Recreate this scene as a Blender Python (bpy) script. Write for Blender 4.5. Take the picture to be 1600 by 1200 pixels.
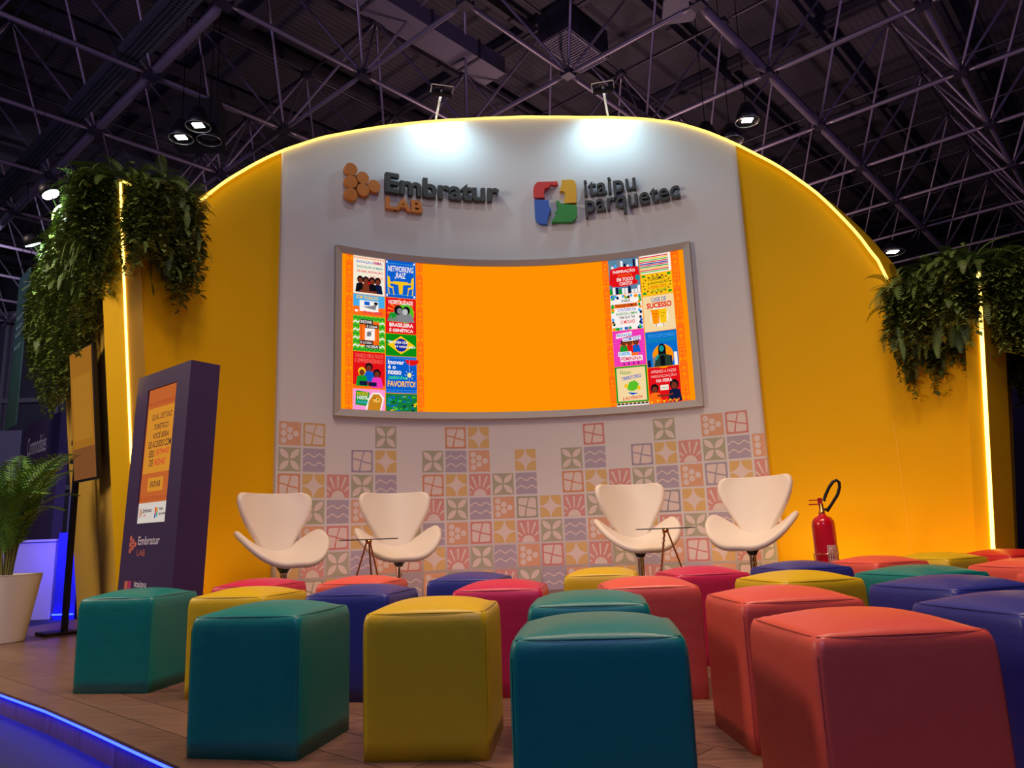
import bpy, bmesh, math, random
from mathutils import Vector, Matrix
random.seed(7)
for o in list(bpy.data.objects): bpy.data.objects.remove(o)
S = bpy.context.scene; COL = S.collection
PI = math.pi; R = math.radians

# ------------------------------------------------------------------ camera, world, exposure, large lights
EYE = 0.675
cd = bpy.data.cameras.new('camera'); cam = bpy.data.objects.new('camera', cd); COL.objects.link(cam)
cd.sensor_fit = 'HORIZONTAL'; cd.sensor_width = 36.0; cd.lens = 36.0 * 1175 / 1600
cd.clip_start = 0.05; cd.clip_end = 300
pitch = math.atan(233.5 / 1175); roll = 0.037
f_ = Vector((0, math.cos(pitch), math.sin(pitch))); r0 = Vector((1, 0, 0)); u0 = r0.cross(f_)
r_ = math.cos(roll) * r0 - math.sin(roll) * u0; u_ = math.sin(roll) * r0 + math.cos(roll) * u0
cam.matrix_world = Matrix(((r_.x, u_.x, -f_.x, 0), (r_.y, u_.y, -f_.y, 0), (r_.z, u_.z, -f_.z, EYE), (0, 0, 0, 1)))
S.camera = cam
S.view_settings.view_transform = 'Standard'; S.view_settings.look = 'None'
S.view_settings.exposure = 0.0; S.view_settings.gamma = 1.0; S.view_settings.use_curve_mapping = False

W = bpy.data.worlds.new('hall_air'); S.world = W; W.use_nodes = True
W.node_tree.nodes['Background'].inputs[0].default_value = (0.25, 0.22, 0.42, 1)
W.node_tree.nodes['Background'].inputs[1].default_value = 0.24

def light(name, kind, loc, col, power, target=None, size=0.3, spot=None, blend=0.6, shape=None, size_y=None):
    d = bpy.data.lights.new(name, kind); o = bpy.data.objects.new(name, d); COL.objects.link(o)
    d.color = col; d.energy = power; o.location = loc
    if kind == 'AREA':
        d.size = size
        if size_y: d.shape = 'RECTANGLE'; d.size_y = size_y
    else: d.shadow_soft_size = size
    if spot: d.spot_size = R(spot); d.spot_blend = blend
    if target is not None:
        o.rotation_euler = (Vector(target) - Vector(loc)).to_track_quat('-Z', 'Y').to_euler()
    return o
WARM = (1.0, 0.66, 0.45)
# hall flood lamps high over the audience, out of frame
light('unseen_light', 'SPOT', (-1.0, 3.0, 6.4), WARM, 700, (-0.9, 3.9, 0), 0.45, 92, 1.0)
light('unseen_light', 'SPOT', (1.5, 3.0, 6.4), WARM, 800, (1.5, 3.8, 0), 0.45, 92, 1.0)
light('unseen_light', 'AREA', (0.5, 0.6, 6.5), (1.0, 0.82, 0.62), 40, (0.2, 7, 2.0), 0.8)
light('unseen_light', 'SPOT', (0.15, 4.2, 7.1), (0.96, 0.97, 1.0), 95, (0.25, 7.1, 3.0), 0.12, 120, 0.8)
# added cool fill behind the viewer, and an unseen lamp left of the stand
light('unseen_light', 'AREA', (-0.5, -2.5, 4.6), (0.36, 0.42, 1.0), 85, (0.2, 3.0, 0), 1.5)
light('unseen_light', 'AREA', (-6.3, 3.2, 4.0), (1.0, 0.80, 0.58), 200, (-3.4, 6.3, 1.6), 1.7)
# unseen coloured fill lights, added to brighten the roof structure
light('roof_fill_light', 'SPOT', (-9, 3.5, 3.6), (0.56, 0.42, 1.0), 900, (-6, 10, 11), 0.6, 120, 0.8)
light('roof_fill_light', 'SPOT', (10, 3.5, 3.6), (0.66, 0.42, 1.0), 900, (8, 11, 11), 0.6, 120, 0.8)
light('roof_fill_light', 'AREA', (2, 16.0, 3.0), (1.0, 0.66, 0.58), 520, (3, 18, 10), 1.5)
light('far_wall_fill_light', 'AREA', (-14, 17, 7.5), (0.8, 0.75, 1.0), 420, (-14, 26, 4.5), 2.0)  # added fill so the far hall wall is not too dark
light('booth_fill_light', 'AREA', (-5.2, 7.6, 4.2), (0.8, 0.7, 1.0), 22, (-6.8, 10.7, 1.9), 0.5)  # added fill that brightens the booth panel and its lettering
# blue light of the stand behind, at the left
light('booth_wash_light', 'AREA', (-5.2, 8.5, 0.9), (0.12, 0.10, 1.0), 16, (-5.4, 9.2, 0.5), 0.3)

# ------------------------------------------------------------------ helpers
def lin(c):
    c = c / 255.0
    return c / 12.92 if c <= 0.04045 else ((c + 0.055) / 1.055) ** 2.4
def rgb(r, g, b): return (lin(r), lin(g), lin(b), 1.0)
MATS = {}
def mat(name, col, rough=0.5, metal=0.0, spec=0.5, bump=None, var=None, emit=None, estr=1.0, coat=0.0, trans=0.0, ior=1.45):
    if name in MATS: return MATS[name]
    m = bpy.data.materials.new(name); m.use_nodes = True; nt = m.node_tree; b = nt.nodes['Principled BSDF']
    b.inputs['Base Color'].default_value = col; b.inputs['Roughness'].default_value = rough
    b.inputs['Metallic'].default_value = metal; b.inputs['Specular IOR Level'].default_value = spec
    b.inputs['Coat Weight'].default_value = coat
    b.inputs['Transmission Weight'].default_value = trans; b.inputs['IOR'].default_value = ior
    if emit is not None:
        b.inputs['Emission Color'].default_value = emit; b.inputs['Emission Strength'].default_value = estr
    if bump or var:
        tc = nt.nodes.new('ShaderNodeTexCoord')
        if var:
            sc, amt = var
            n = nt.nodes.new('ShaderNodeTexNoise'); n.inputs['Scale'].default_value = sc; n.inputs['Detail'].default_value = 4
            nt.links.new(tc.outputs['Object'], n.inputs['Vector'])
            h = nt.nodes.new('ShaderNodeMapRange'); h.inputs['To Min'].default_value = 1 - amt; h.inputs['To Max'].default_value = 1 + amt
            nt.links.new(n.outputs['Fac'], h.inputs['Value'])
            x = nt.nodes.new('ShaderNodeVectorMath'); x.operation = 'SCALE'; x.inputs[0].default_value = col[:3]
            nt.links.new(h.outputs['Result'], x.inputs['Scale']); nt.links.new(x.outputs['Vector'], b.inputs['Base Color'])
        if bump:
            sc, st = bump
            n = nt.nodes.new('ShaderNodeTexNoise'); n.inputs['Scale'].default_value = sc; n.inputs['Detail'].default_value = 5
            nt.links.new(tc.outputs['Object'], n.inputs['Vector'])
            bp = nt.nodes.new('ShaderNodeBump'); bp.inputs['Strength'].default_value = st; bp.inputs['Distance'].default_value = 0.01
            nt.links.new(n.outputs['Fac'], bp.inputs['Height']); nt.links.new(bp.outputs['Normal'], b.inputs['Normal'])
    MATS[name] = m; return m
def glow(name, r, g, b, s=1.0):
    if name in MATS: return MATS[name]
    m = bpy.data.materials.new(name); m.use_nodes = True; nt = m.node_tree; nt.nodes.clear()
    e = nt.nodes.new('ShaderNodeEmission'); e.inputs[0].default_value = rgb(r, g, b); e.inputs[1].default_value = s
    o = nt.nodes.new('ShaderNodeOutputMaterial'); nt.links.new(e.outputs[0], o.inputs[0]); MATS[name] = m; return m

def tag(o, label=None, cat=None, group=None, kind=None):
    if label: o['label'] = label
    if cat: o['category'] = cat
    if group: o['group'] = group
    if kind: o['kind'] = kind
    return o
def empty(name, loc=(0, 0, 0), rz=0.0, **k):
    o = bpy.data.objects.new(name, None); COL.objects.link(o); o.location = loc; o.rotation_euler = (0, 0, rz)
    o.empty_display_size = 0.1
    return tag(o, **k)
def obj(name, bm, mats, parent=None, smooth=False, loc=None, bevel=None, sub=0, autosm=None, **k):
    me = bpy.data.meshes.new(name)
    if isinstance(bm, bmesh.types.BMesh):
        bm.to_mesh(me); bm.free()
    else:
        me.from_pydata(bm[0], [], bm[1])
    if not isinstance(mats, (list, tuple)): mats = [mats]
    for m in mats: me.materials.append(m)
    if smooth:
        for p in me.polygons: p.use_smooth = True
    o = bpy.data.objects.new(name, me); COL.objects.link(o)
    if parent is not None: o.parent = parent
    if loc is not None: o.location = loc
    if bevel:
        b = o.modifiers.new('b', 'BEVEL'); b.width = bevel; b.segments = 2; b.limit_method = 'ANGLE'; b.angle_limit = R(40)
    if sub:
        s = o.modifiers.new('s', 'SUBSURF'); s.levels = sub; s.render_levels = sub
    return tag(o, **k)
def copy_tree(o, parent=None):
    c = o.copy(); COL.objects.link(c); c.parent = parent
    for ch in [x for x in bpy.data.objects if x.parent == o]: copy_tree(ch, c)
    return c
def box(bm, c, s, rz=0.0, mi=0, m=None):
    M = Matrix.Translation(c) @ Matrix.Rotation(rz, 4, 'Z')
    if m is not None: M = m @ M
    M = M @ Matrix.Diagonal((s[0], s[1], s[2], 1))
    r = bmesh.ops.create_cube(bm, size=1.0, matrix=M)
    if mi:
        for f in {f for v in r['verts'] for f in v.link_faces}: f.material_index = mi
def frame_of(d):
    d = d.normalized(); a = Vector((0, 0, 1)) if abs(d.z) < 0.95 else Vector((1, 0, 0))
    x = d.cross(a).normalized(); return x, x.cross(d).normalized()
def tube(bm, pts, rad, n=8, cap=True, mi=0):
    pts = [Vector(p) for p in pts]
    if not isinstance(rad, (list, tuple)): rad = [rad] * len(pts)
    rings = []; px = None
    for i, p in enumerate(pts):
        d = (pts[min(i + 1, len(pts) - 1)] - pts[max(i - 1, 0)])
        if px is None: x, y = frame_of(d)
        else:
            dn = d.normalized(); x = (px - dn * px.dot(dn)).normalized(); y = x.cross(dn)
        px = x
        rings.append([bm.verts.new(p + rad[i] * (math.cos(2 * PI * k / n) * x + math.sin(2 * PI * k / n) * y)) for k in range(n)])
    for a, b in zip(rings, rings[1:]):
        for k in range(n):
            f = bm.faces.new((a[k], a[(k + 1) % n], b[(k + 1) % n], b[k])); f.material_index = mi; f.smooth = True
    if cap:
        for r in (rings[0], rings[-1]):
            f = bm.faces.new(r); f.material_index = mi
def lathe(bm, prof, n=32, c=(0, 0, 0), mi=0, flute=0.0, fn=0):
    rings = []
    for (rr, z) in prof:
        ring = []
        for k in range(n):
            a = 2 * PI * k / n; q = rr * (1 + (flute * math.cos(fn * a) if fn else 0))
            ring.append(bm.verts.new((c[0] + q * math.cos(a), c[1] + q * math.sin(a), c[2] + z)))
        rings.append(ring)
    for a, b in zip(rings, rings[1:]):
        for k in range(n):
            f = bm.faces.new((a[k], a[(k + 1) % n], b[(k + 1) % n], b[k])); f.material_index = mi; f.smooth = True
    if prof[0][0] > 1e-4: bm.faces.new(rings[0][::-1]).material_index = mi
    if prof[-1][0] > 1e-4: bm.faces.new(rings[-1]).material_index = mi
def prism(bm, poly, z0, z1, mi=0):
    a = [bm.verts.new((x, y, z0)) for x, y in poly]; b = [bm.verts.new((x, y, z1)) for x, y in poly]
    n = len(poly); bm.faces.new(a[::-1]).material_index = mi; bm.faces.new(b).material_index = mi
    for i in range(n): bm.faces.new((a[i], a[(i + 1) % n], b[(i + 1) % n], b[i])).material_index = mi
def fixn(bm): bmesh.ops.recalc_face_normals(bm, faces=bm.faces[:]); return bm

# ---- text as triangles, cached, and a 2D "painter" that lays coloured shapes in layers on a surface
TCACHE = {}
def text_mesh(t, bold=0.0, shear=0.0, extrude=0.0, space=1.0):
    k = (t, bold, shear, extrude, space)
    if k in TCACHE: return TCACHE[k]
    cu = bpy.data.curves.new('t', 'FONT'); cu.body = t; cu.size = 1; cu.offset = bold; cu.shear = shear
    cu.extrude = extrude; cu.resolution_u = 4; cu.space_character = space
    ob = bpy.data.objects.new('t', cu); COL.objects.link(ob)
    bpy.context.view_layer.update()
    me = bpy.data.meshes.new_from_object(ob.evaluated_get(bpy.context.evaluated_depsgraph_get()))
    V = [tuple(v.co) for v in me.vertices]; F = [tuple(p.vertices) for p in me.polygons]
    bpy.data.objects.remove(ob); bpy.data.curves.remove(cu); bpy.data.meshes.remove(me)
    if not V: V = [(0, 0, 0)]
    if bold and (max(v[1] for v in V) > 1.6 or max(v[0] for v in V) > 1.2 * len(t) + 1 or min(v[1] for v in V) < -1):
        return text_mesh(t, 0.0, shear, extrude, space)
    TCACHE[k] = (V, F); return TCACHE[k]
def bounds(V):
    xs = [v[0] for v in V]; ys = [v[1] for v in V]
    return min(xs), max(xs), min(ys), max(ys)
class Paint:
    def __init__(s): s.bm = bmesh.new(); s.mats = []; s.org = (0, 0); s.sc = (1, 1); s.lay = 0.0006; s.base = 0; s.rot = 0
    def mi(s, m):
        if m not in s.mats: s.mats.append(m)
        return s.mats.index(m)
    def T(s, p): return (s.org[0] + p[0] * s.sc[0], s.org[1] + p[1] * s.sc[1])
    def poly(s, pts, m, L=1):
        q = [s.T(p) for p in pts]
        f = s.bm.faces.new([s.bm.verts.new((x, y, (s.base + L) * s.lay)) for x, y in q]); f.material_index = s.mi(m)
        if f.normal.z < 0 or True:
            f.normal_update()
            if f.normal.z < 0: f.normal_flip()
    def rect(s, x0, y0, x1, y1, m, L=1): s.poly([(x0, y0), (x1, y0), (x1, y1), (x0, y1)], m, L)
    def circ(s, x, y, r, m, L=1, n=14, ry=None, a0=0, a1=2 * PI):
        ry = ry or r; full = abs(a1 - a0 - 2 * PI) < 1e-6; k = n if full else n + 1
        s.poly([(x + r * math.cos(a0 + (a1 - a0) * i / n), y + ry * math.sin(a0 + (a1 - a0) * i / n)) for i in range(k)], m, L)
    def line(s, pts, w, m, L=1):
        P = [Vector((p[0], p[1], 0)) for p in pts]
        for a, b in zip(P, P[1:]):
            d = (b - a); 
            if d.length < 1e-6: continue
            d.normalize(); n = Vector((-d.y, d.x, 0)) * w / 2
            s.poly([(a - n)[:2], (b - n)[:2], (b + n)[:2], (a + n)[:2]], m, L)
    def text(s, t, x0, y0, x1, y1, m, L=3, bold=0.02, shear=0.0, rot=0.0):
        V, F = text_mesh(t, bold, shear)
        a, b, c, d = bounds(V); sx = (x1 - x0) / max(b - a, 1e-5); sy = (y1 - y0) / max(d - c, 1e-5)
        k = s.mi(m); cx, cy = (x0 + x1) / 2, (y0 + y1) / 2; cr, sr = math.cos(rot), math.sin(rot); vs = []
        for v in V:
            x = x0 + (v[0] - a) * sx - cx; y = y0 + (v[1] - c) * sy - cy
            q = s.T((cx + x * cr - y * sr, cy + x * sr + y * cr)); vs.append(s.bm.verts.new((q[0], q[1], (s.base + L) * s.lay)))
        for f in F:
            try:
                g = s.bm.faces.new([vs[i] for i in f]); g.material_index = k
            except ValueError: pass
    def finish(s, fn, step=None):
        bm = s.bm
        bmesh.ops.triangulate(bm, faces=[f for f in bm.faces if len(f.verts) > 4])
        if step:
            xs = [v.co.x for v in bm.verts]; x = math.floor(min(xs) / step) * step + step
            while x < max(xs):
                bmesh.ops.bisect_plane(bm, geom=bm.verts[:] + bm.edges[:] + bm.faces[:], plane_co=(x, 0, 0), plane_no=(1, 0, 0), dist=1e-6)
                x += step
        for v in bm.verts: v.co = fn(v.co.x, v.co.y, v.co.z)
        return bm

# ------------------------------------------------------------------ colours
M_yel = mat('yellow_wall_paint', rgb(226, 174, 0), 0.7, spec=0.2, var=(1.2, 0.04), bump=(60, 0.03))
M_white = mat('white_wall_fabric', rgb(212, 211, 212), 0.7, bump=(80, 0.03))
M_frame = mat('grey_screen_frame', rgb(176, 172, 168), 0.55)
M_black = mat('black_plastic', rgb(18, 17, 22), 0.4)
M_dark = mat('dark_metal', rgb(34, 30, 40), 0.45, metal=0.4)
M_led = glow('warm_led', 255, 208, 95, 2.6)
M_ledv = glow('warm_led_vertical', 255, 205, 90, 7.0)
M_blueled = glow('blue_led', 8, 16, 255, 70.0)
M_chrome = mat('chrome', rgb(215, 205, 195), 0.12, metal=1.0)
M_copper = mat('copper_leg', rgb(225, 150, 100), 0.22, metal=1.0)
def thin_glass():
    m = bpy.data.materials.new('table_glass'); m.use_nodes = True; nt = m.node_tree; nt.nodes.clear()
    t = nt.nodes.new('ShaderNodeBsdfTransparent'); t.inputs[0].default_value = (.86, .93, .9, 1)
    gl = nt.nodes.new('ShaderNodeBsdfGlossy'); gl.inputs['Roughness'].default_value = .03; gl.inputs[0].default_value = (.8, .85, .82, 1)
    lw = nt.nodes.new('ShaderNodeFresnel'); lw.inputs[0].default_value = 1.2
    mx = nt.nodes.new('ShaderNodeMixShader'); o = nt.nodes.new('ShaderNodeOutputMaterial')
    nt.links.new(lw.outputs[0], mx.inputs[0]); nt.links.new(t.outputs[0], mx.inputs[1]); nt.links.new(gl.outputs[0], mx.inputs[2]); nt.links.new(mx.outputs[0], o.inputs[0]); return m
M_glass = thin_glass()
M_chair = mat('white_vinyl', rgb(240, 229, 212), 0.38, bump=(12, 0.02))

# ------------------------------------------------------------------ floor: hall carpet and raised wood platform
bm = bmesh.new(); bmesh.ops.create_grid(bm, x_segments=2, y_segments=2, size=60, matrix=Matrix.Translation((0, 20, -0.12)))
obj('floor', bm, mat('dark_carpet', rgb(46, 45, 58), 0.95, bump=(300, 0.6), var=(40, 0.35)), kind='structure')

def wood():
    m = bpy.data.materials.new('wood_laminate'); m.use_nodes = True; nt = m.node_tree; b = nt.nodes['Principled BSDF']
    tc = nt.nodes.new('ShaderNodeTexCoord'); mp = nt.nodes.new('ShaderNodeMapping'); mp.inputs['Rotation'].default_value = (0, 0, R(42))
    nt.links.new(tc.outputs['Object'], mp.inputs['Vector'])
    br = nt.nodes.new('ShaderNodeTexBrick'); br.inputs['Scale'].default_value = 1.0; br.inputs['Brick Width'].default_value = 1.25
    br.inputs['Row Height'].default_value = 0.19; br.inputs['Mortar Size'].default_value = 0.0025; br.inputs['Bias'].default_value = 0
    br.inputs['Color1'].default_value = rgb(104, 76, 66); br.inputs['Color2'].default_value = rgb(128, 98, 84); br.inputs['Mortar'].default_value = rgb(50, 36, 34)
    nt.links.new(mp.outputs[0], br.inputs['Vector'])
    mp2 = nt.nodes.new('ShaderNodeMapping'); mp2.inputs['Rotation'].default_value = (0, 0, R(42)); mp2.inputs['Scale'].default_value = (1.5, 14, 1)
    nt.links.new(tc.outputs['Object'], mp2.inputs['Vector'])
    n = nt.nodes.new('ShaderNodeTexNoise'); n.inputs['Scale'].default_value = 3; n.inputs['Detail'].default_value = 8; n.inputs['Distortion'].default_value = 0.6
    nt.links.new(mp2.outputs[0], n.inputs['Vector'])
    mx = nt.nodes.new('ShaderNodeMix'); mx.data_type = 'RGBA'; mx.blend_type = 'MULTIPLY'; mx.inputs[0].default_value = 0.75
    cr = nt.nodes.new('ShaderNodeValToRGB'); cr.color_ramp.elements[0].position = 0.3; cr.color_ramp.elements[0].color = (0.45, 0.42, 0.4, 1); cr.color_ramp.elements[1].position = 0.7; cr.color_ramp.elements[1].color = (1.1, 1.05, 1, 1)
    nt.links.new(n.outputs['Fac'], cr.inputs[0]); nt.links.new(br.outputs['Color'], mx.inputs[6]); nt.links.new(cr.outputs[0], mx.inputs[7])
    nt.links.new(mx.outputs[2], b.inputs['Base Color']); b.inputs['Roughness'].default_value = 0.38; b.inputs['Specular IOR Level'].default_value = 0.4
    return m
M_wood = wood()
edge = [(-4.9, 7.1), (-4.98, 6.2), (-4.4, 5.52), (-3.5, 4.77), (-2.66, 4.03), (-2.09, 3.53), (-1.67, 3.13), (-1.34, 2.81), (-1.08, 2.56), (-0.62, 2.08), (-0.25, 1.72), (0.2, 1.38), (0.8, 1.15), (1.6, 1.05), (5.2, 1.05)]
plat = edge + [(5.2, 8.4), (-1.5, 8.4), (-4.3, 8.2), (-4.5, 7.15)]
bm = bmesh.new(); prism(bm, plat, -0.12, 0.0)
pf = obj('floor', fixn(bm), M_wood, kind='structure'); pf.name = 'floor_platform'
bm = bmesh.new(); E_ = edge[1:-1]; nos = []
for i, p in enumerate(E_):
    d = Vector(E_[min(i + 1, len(E_) - 1)]) - Vector(E_[max(i - 1, 0)]); d.normalize(); nos.append((Vector(p), Vector((d.y, -d.x))))
nos = [(p, (n if n.dot(Vector((-1, -1))) > 0 else -n)) for p, n in nos]
ra = [[bm.verts.new((p.x + n.x * o, p.y + n.y * o, z)) for o, z in ((-.004, -.0125), (.026, -.0125), (.026, -.0005), (-.004, .0005))] for p, n in nos]
for a, b in zip(ra, ra[1:]):
    for k_ in range(4): bm.faces.new((a[k_], a[(k_ + 1) % 4], b[(k_ + 1) % 4], b[k_]))
obj('trim_shield', fixn(bm), M_wood, kind='structure').name = 'trim_light_shield'  # added lip that keeps the blue strip's light off the stools
bm = bmesh.new(); tube(bm, [(p.x + n.x * .018, p.y + n.y * .018, -0.0205) for p, n in nos], 0.0065, 6)
obj('light_strip', bm, M_blueled, label='glowing blue light strip along the edge of the wood floor platform', cat='light strip')

# ------------------------------------------------------------------ curved booth wall
CX, CY, RW = 0.284, 3.893, 3.381
def cyl(a, z, w=0.0):                    # a in degrees from +Y, w towards the room
    a = R(a); r = RW - w; return Vector((CX + r * math.sin(a), CY + r * math.cos(a), z))
TOP = [(-90, 3.32), (-57.5, 3.36), (-53, 3.68), (-47.5, 3.99), (-43.4, 4.19), (-37, 4.44), (-31, 4.61), (-26, 4.73), (-20, 4.84), (-14.6, 4.91), (-8, 4.96), (-0.8, 4.98), (6, 4.95), (14, 4.88), (20, 4.79), (26, 4.65), (31, 4.46), (35.7, 4.23), (41.9, 3.88), (47.3, 3.5), (52.1, 3.05), (54.6, 2.76), (56.2, 2.45), (90, 2.42)]
def interp(T, x):
    for (a, b), (c, d) in zip(T, T[1:]):
        if a <= x <= c: return b + (d - b) * (x - a) / (c - a)
    return T[-1][1]
def topz(a):
    # light smoothing of the traced profile inside the arch
    if -55 < a < 54: return (interp(TOP, a - 1.5) + interp(TOP, a) * 2 + interp(TOP, a + 1.5)) / 4
    return interp(TOP, a)
def cornerL(z): return -61.4 - 2.0 * z
def cornerR(z): return 63.1 + 1.85 * z
angs = [-57.5] + [-56.5 + i for i in range(113)] + [56.3]
def colangle(k, z):
    if k < 0: return cornerL(z) + (angs[0] - cornerL(z)) * (k + 4) / 4.0
    if k >= len(angs): return angs[-1] + (cornerR(z) - angs[-1]) * (k - len(angs) + 1) / 4.0
    return angs[k]
def shell(w0, w1, k0, k1, nz, zb=0.0, alo=None, ahi=None, dz=0.0):
    """solid curved wall between depths w0 (room side) and w1"""
    bm = bmesh.new(); cols = []
    for k in range(k0, k1):
        if alo is not None:
            a_ = alo + (ahi - alo) * (k - k0) / (k1 - k0 - 1); zt = topz(a_) + dz; fa = lambda z, a_=a_: a_
        else:
            ka = colangle(k, 3.0) if 0 <= k < len(angs) else (-60 if k < 0 else 60)
            zt = topz(ka) + dz; fa = lambda z, k=k: colangle(k, z)
        fr = [bm.verts.new(cyl(fa(zb + (zt - zb) * j / nz), zb + (zt - zb) * j / nz, w0)) for j in range(nz + 1)]
        bk = [bm.verts.new(cyl(fa(zb + (zt - zb) * j / nz), zb + (zt - zb) * j / nz, w1)) for j in range(nz + 1)]
        cols.append((fr, bk))
    for (a, b), (c, d) in zip(cols, cols[1:]):
        for j in range(nz):
            bm.faces.new((a[j], a[j + 1], c[j + 1], c[j])).smooth = True
            bm.faces.new((b[j], d[j], d[j + 1], b[j + 1])).smooth = True
        bm.faces.new((a[nz], b[nz], d[nz], c[nz])); bm.faces.new((a[0], c[0], d[0], b[0]))
    for a, b in (cols[0], cols[-1]):
        for j in range(nz): bm.faces.new((a[j], b[j], b[j + 1], a[j + 1]))
    return fixn(bm)
wall = empty('wall_back', (CX, CY + RW, 0), kind='structure')
INV = Matrix.Translation((-CX, -CY - RW, 0))
def wchild(name, bm, mats, **k):
    bm.transform(INV); return obj(name, bm, mats, wall, **k)
wchild('yellow_panel', shell(0.0, -0.22, -4, len(angs) + 4, 8), M_yel)
WL, WR = -43.4, 35.3
wchild('white_panel', shell(0.035, -0.002, 0, 90, 6, alo=WL, ahi=WR, dz=-0.004), M_white, label='white curved panel')
# side faces of the booth behind the two front corners
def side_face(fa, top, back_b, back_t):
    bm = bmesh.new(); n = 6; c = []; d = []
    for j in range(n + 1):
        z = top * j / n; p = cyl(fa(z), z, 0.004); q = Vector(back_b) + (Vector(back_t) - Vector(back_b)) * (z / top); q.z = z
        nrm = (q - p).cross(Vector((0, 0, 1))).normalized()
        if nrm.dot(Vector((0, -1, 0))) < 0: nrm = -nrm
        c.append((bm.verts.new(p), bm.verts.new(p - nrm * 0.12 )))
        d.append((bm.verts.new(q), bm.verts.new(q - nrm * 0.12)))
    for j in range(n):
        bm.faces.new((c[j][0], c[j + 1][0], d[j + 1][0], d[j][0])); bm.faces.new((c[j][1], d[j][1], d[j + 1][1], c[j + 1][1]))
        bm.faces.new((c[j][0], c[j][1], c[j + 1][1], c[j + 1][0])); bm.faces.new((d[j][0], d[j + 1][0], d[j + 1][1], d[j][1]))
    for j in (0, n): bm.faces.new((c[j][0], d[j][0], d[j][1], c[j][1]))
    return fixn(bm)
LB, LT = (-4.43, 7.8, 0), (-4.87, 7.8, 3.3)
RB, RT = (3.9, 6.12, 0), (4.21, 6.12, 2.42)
wchild('side_panel', side_face(cornerL, 3.32, LB, LT), mat('side_wall_lit_tint', rgb(206, 164, 66), 0.7, spec=0.2, bump=(60, 0.03)), label='left side panel')  # pinkish light on the yellow left wall is put into this colour
wchild('side_panel', side_face(cornerR, 2.42, RB, RT), M_yel, label='right side panel')
# light strips on the rim and the two front corners
bm = bmesh.new(); tube(bm, [cyl(a, topz(a) + 0.004, 0.04) for a in [-57.4 + i * 0.95 for i in range(119)] + [55.6]], 0.012, 8)
wchild('light_strip', bm, M_led, label='glowing warm light strip on the arched rim')
bm = bmesh.new(); tube(bm, [cyl(cornerL(3.3) + (-57.4 - cornerL(3.3)) * i / 6, 3.335, 0.03) for i in range(7)], 0.008, 6)
wchild('light_strip', bm, M_led, label='warm light strip on the top left edge')
bm = bmesh.new(); tube(bm, [cyl(cornerL(z), z, 0.008) for z in [0.0, 0.7, 1.4, 2.1, 2.7, 3.33]], 0.0085, 8)
wchild('light_strip', bm, M_ledv, label='vertical light strip on the left corner')
bm = bmesh.new(); tube(bm, [cyl(cornerR(z) - 0.2, z, 0.012) for z in [0.0, 0.5, 1.0, 1.5, 2.0, 2.4]], 0.013, 8)
wchild('light_strip', bm, M_ledv, label='vertical light strip on the right corner')
bm = bmesh.new()   # faint panel joint on the right yellow panel
for j in range(12): 
    z0, z1 = 0.1 + j * 0.11, 0.1 + (j + 1) * 0.11
    bm.faces.new([bm.verts.new(cyl(a, z, 0.0008)) for a, z in ((53.4, z0), (53.55, z0), (53.55, z1), (53.4, z1))])
wchild('panel_joint', bm, mat('joint_tape', rgb(231, 176, 8), 0.55))

# low stage in front of the wall, behind the stools
M_stage = mat('stage_carpet', rgb(120, 96, 92), 0.8)
arc = [cyl(a, 0, 0.045)[:2] for a in range(-50, 51, 4)]
bm = bmesh.new(); prism(bm, [(-1.95, 5.28), (2.75, 5.28)] + arc[::-1], 0.0, 0.15)
obj('trim_stage', fixn(bm), M_stage, kind='structure')
# unseen lights added behind the stools for the glow low on the wall
for a, z, w, c, pw in ((-53, .08, .5, (1, .55, .10), 7), (45, .2, .5, (1, .55, .10), 4), (54, .1, .5, (1, .46, .08), 5), (62, .1, .4, (1, .36, .05), 4),
                       (-36, .2, .75, (1, .52, .40), 1.3), (-22, .2, .8, (1, .52, .42), 1.3), (-6, .2, .85, (1, .52, .42), 1.3), (12, .2, .85, (1, .52, .42), 1.3), (30, .2, .7, (1, .52, .40), 1.3)):
    light('wall_glow_light', 'AREA', cyl(a, z, w), c, pw, cyl(a, .85, 0), .5, size_y=.08)

# ---- printed tile pattern on the white panel
PC, PR = 3.816, 0.2235
tile_cols = dict(G=(212, 164, 132), L=(168, 170, 146), W=(170, 162, 180), D=(212, 180, 118), S=(206, 148, 142))
for k, c in tile_cols.items():
    mat('print_' + k, rgb(*c), 0.7)
xcol = dict(y=(205, 172, 110), o=(208, 146, 108), p=(204, 134, 128), b=(160, 154, 176), g=(160, 160, 140), n=(150, 150, 160))
for k, c in xcol.items(): mat('print_X' + k, rgb(*c), 0.7)
M_tl = mat('print_light', rgb(218, 206, 200), 0.7)
rows = {0: {0: 'G', 1: 'Xy', 4: 'L', 7: 'Xo', 8: 'D', 13: 'Xp', 16: 'L', 18: 'G', 19: 'Xp'},
        1: {0: 'L', 1: 'W', 3: 'Xb', 4: 'D', 6: 'L', 7: 'W', 8: 'G', 10: 'D', 12: 'L', 13: 'W', 15: 'Xb', 16: 'D', 17: 'S', 18: 'L', 19: 'W', 20: 'G'},
        2: {0: 'Xo', 1: 'D', 2: 'S', 3: 'L', 4: 'W', 6: 'Xo', 7: 'D', 8: 'S', 9: 'L', 10: 'W', 12: 'Xo', 13: 'D', 14: 'S', 15: 'L', 16: 'W', 17: 'G', 18: 'Xb', 19: 'D', 20: 'S'}}
seq = ['G', 'X', 'D', 'S', 'L', 'W']
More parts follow.
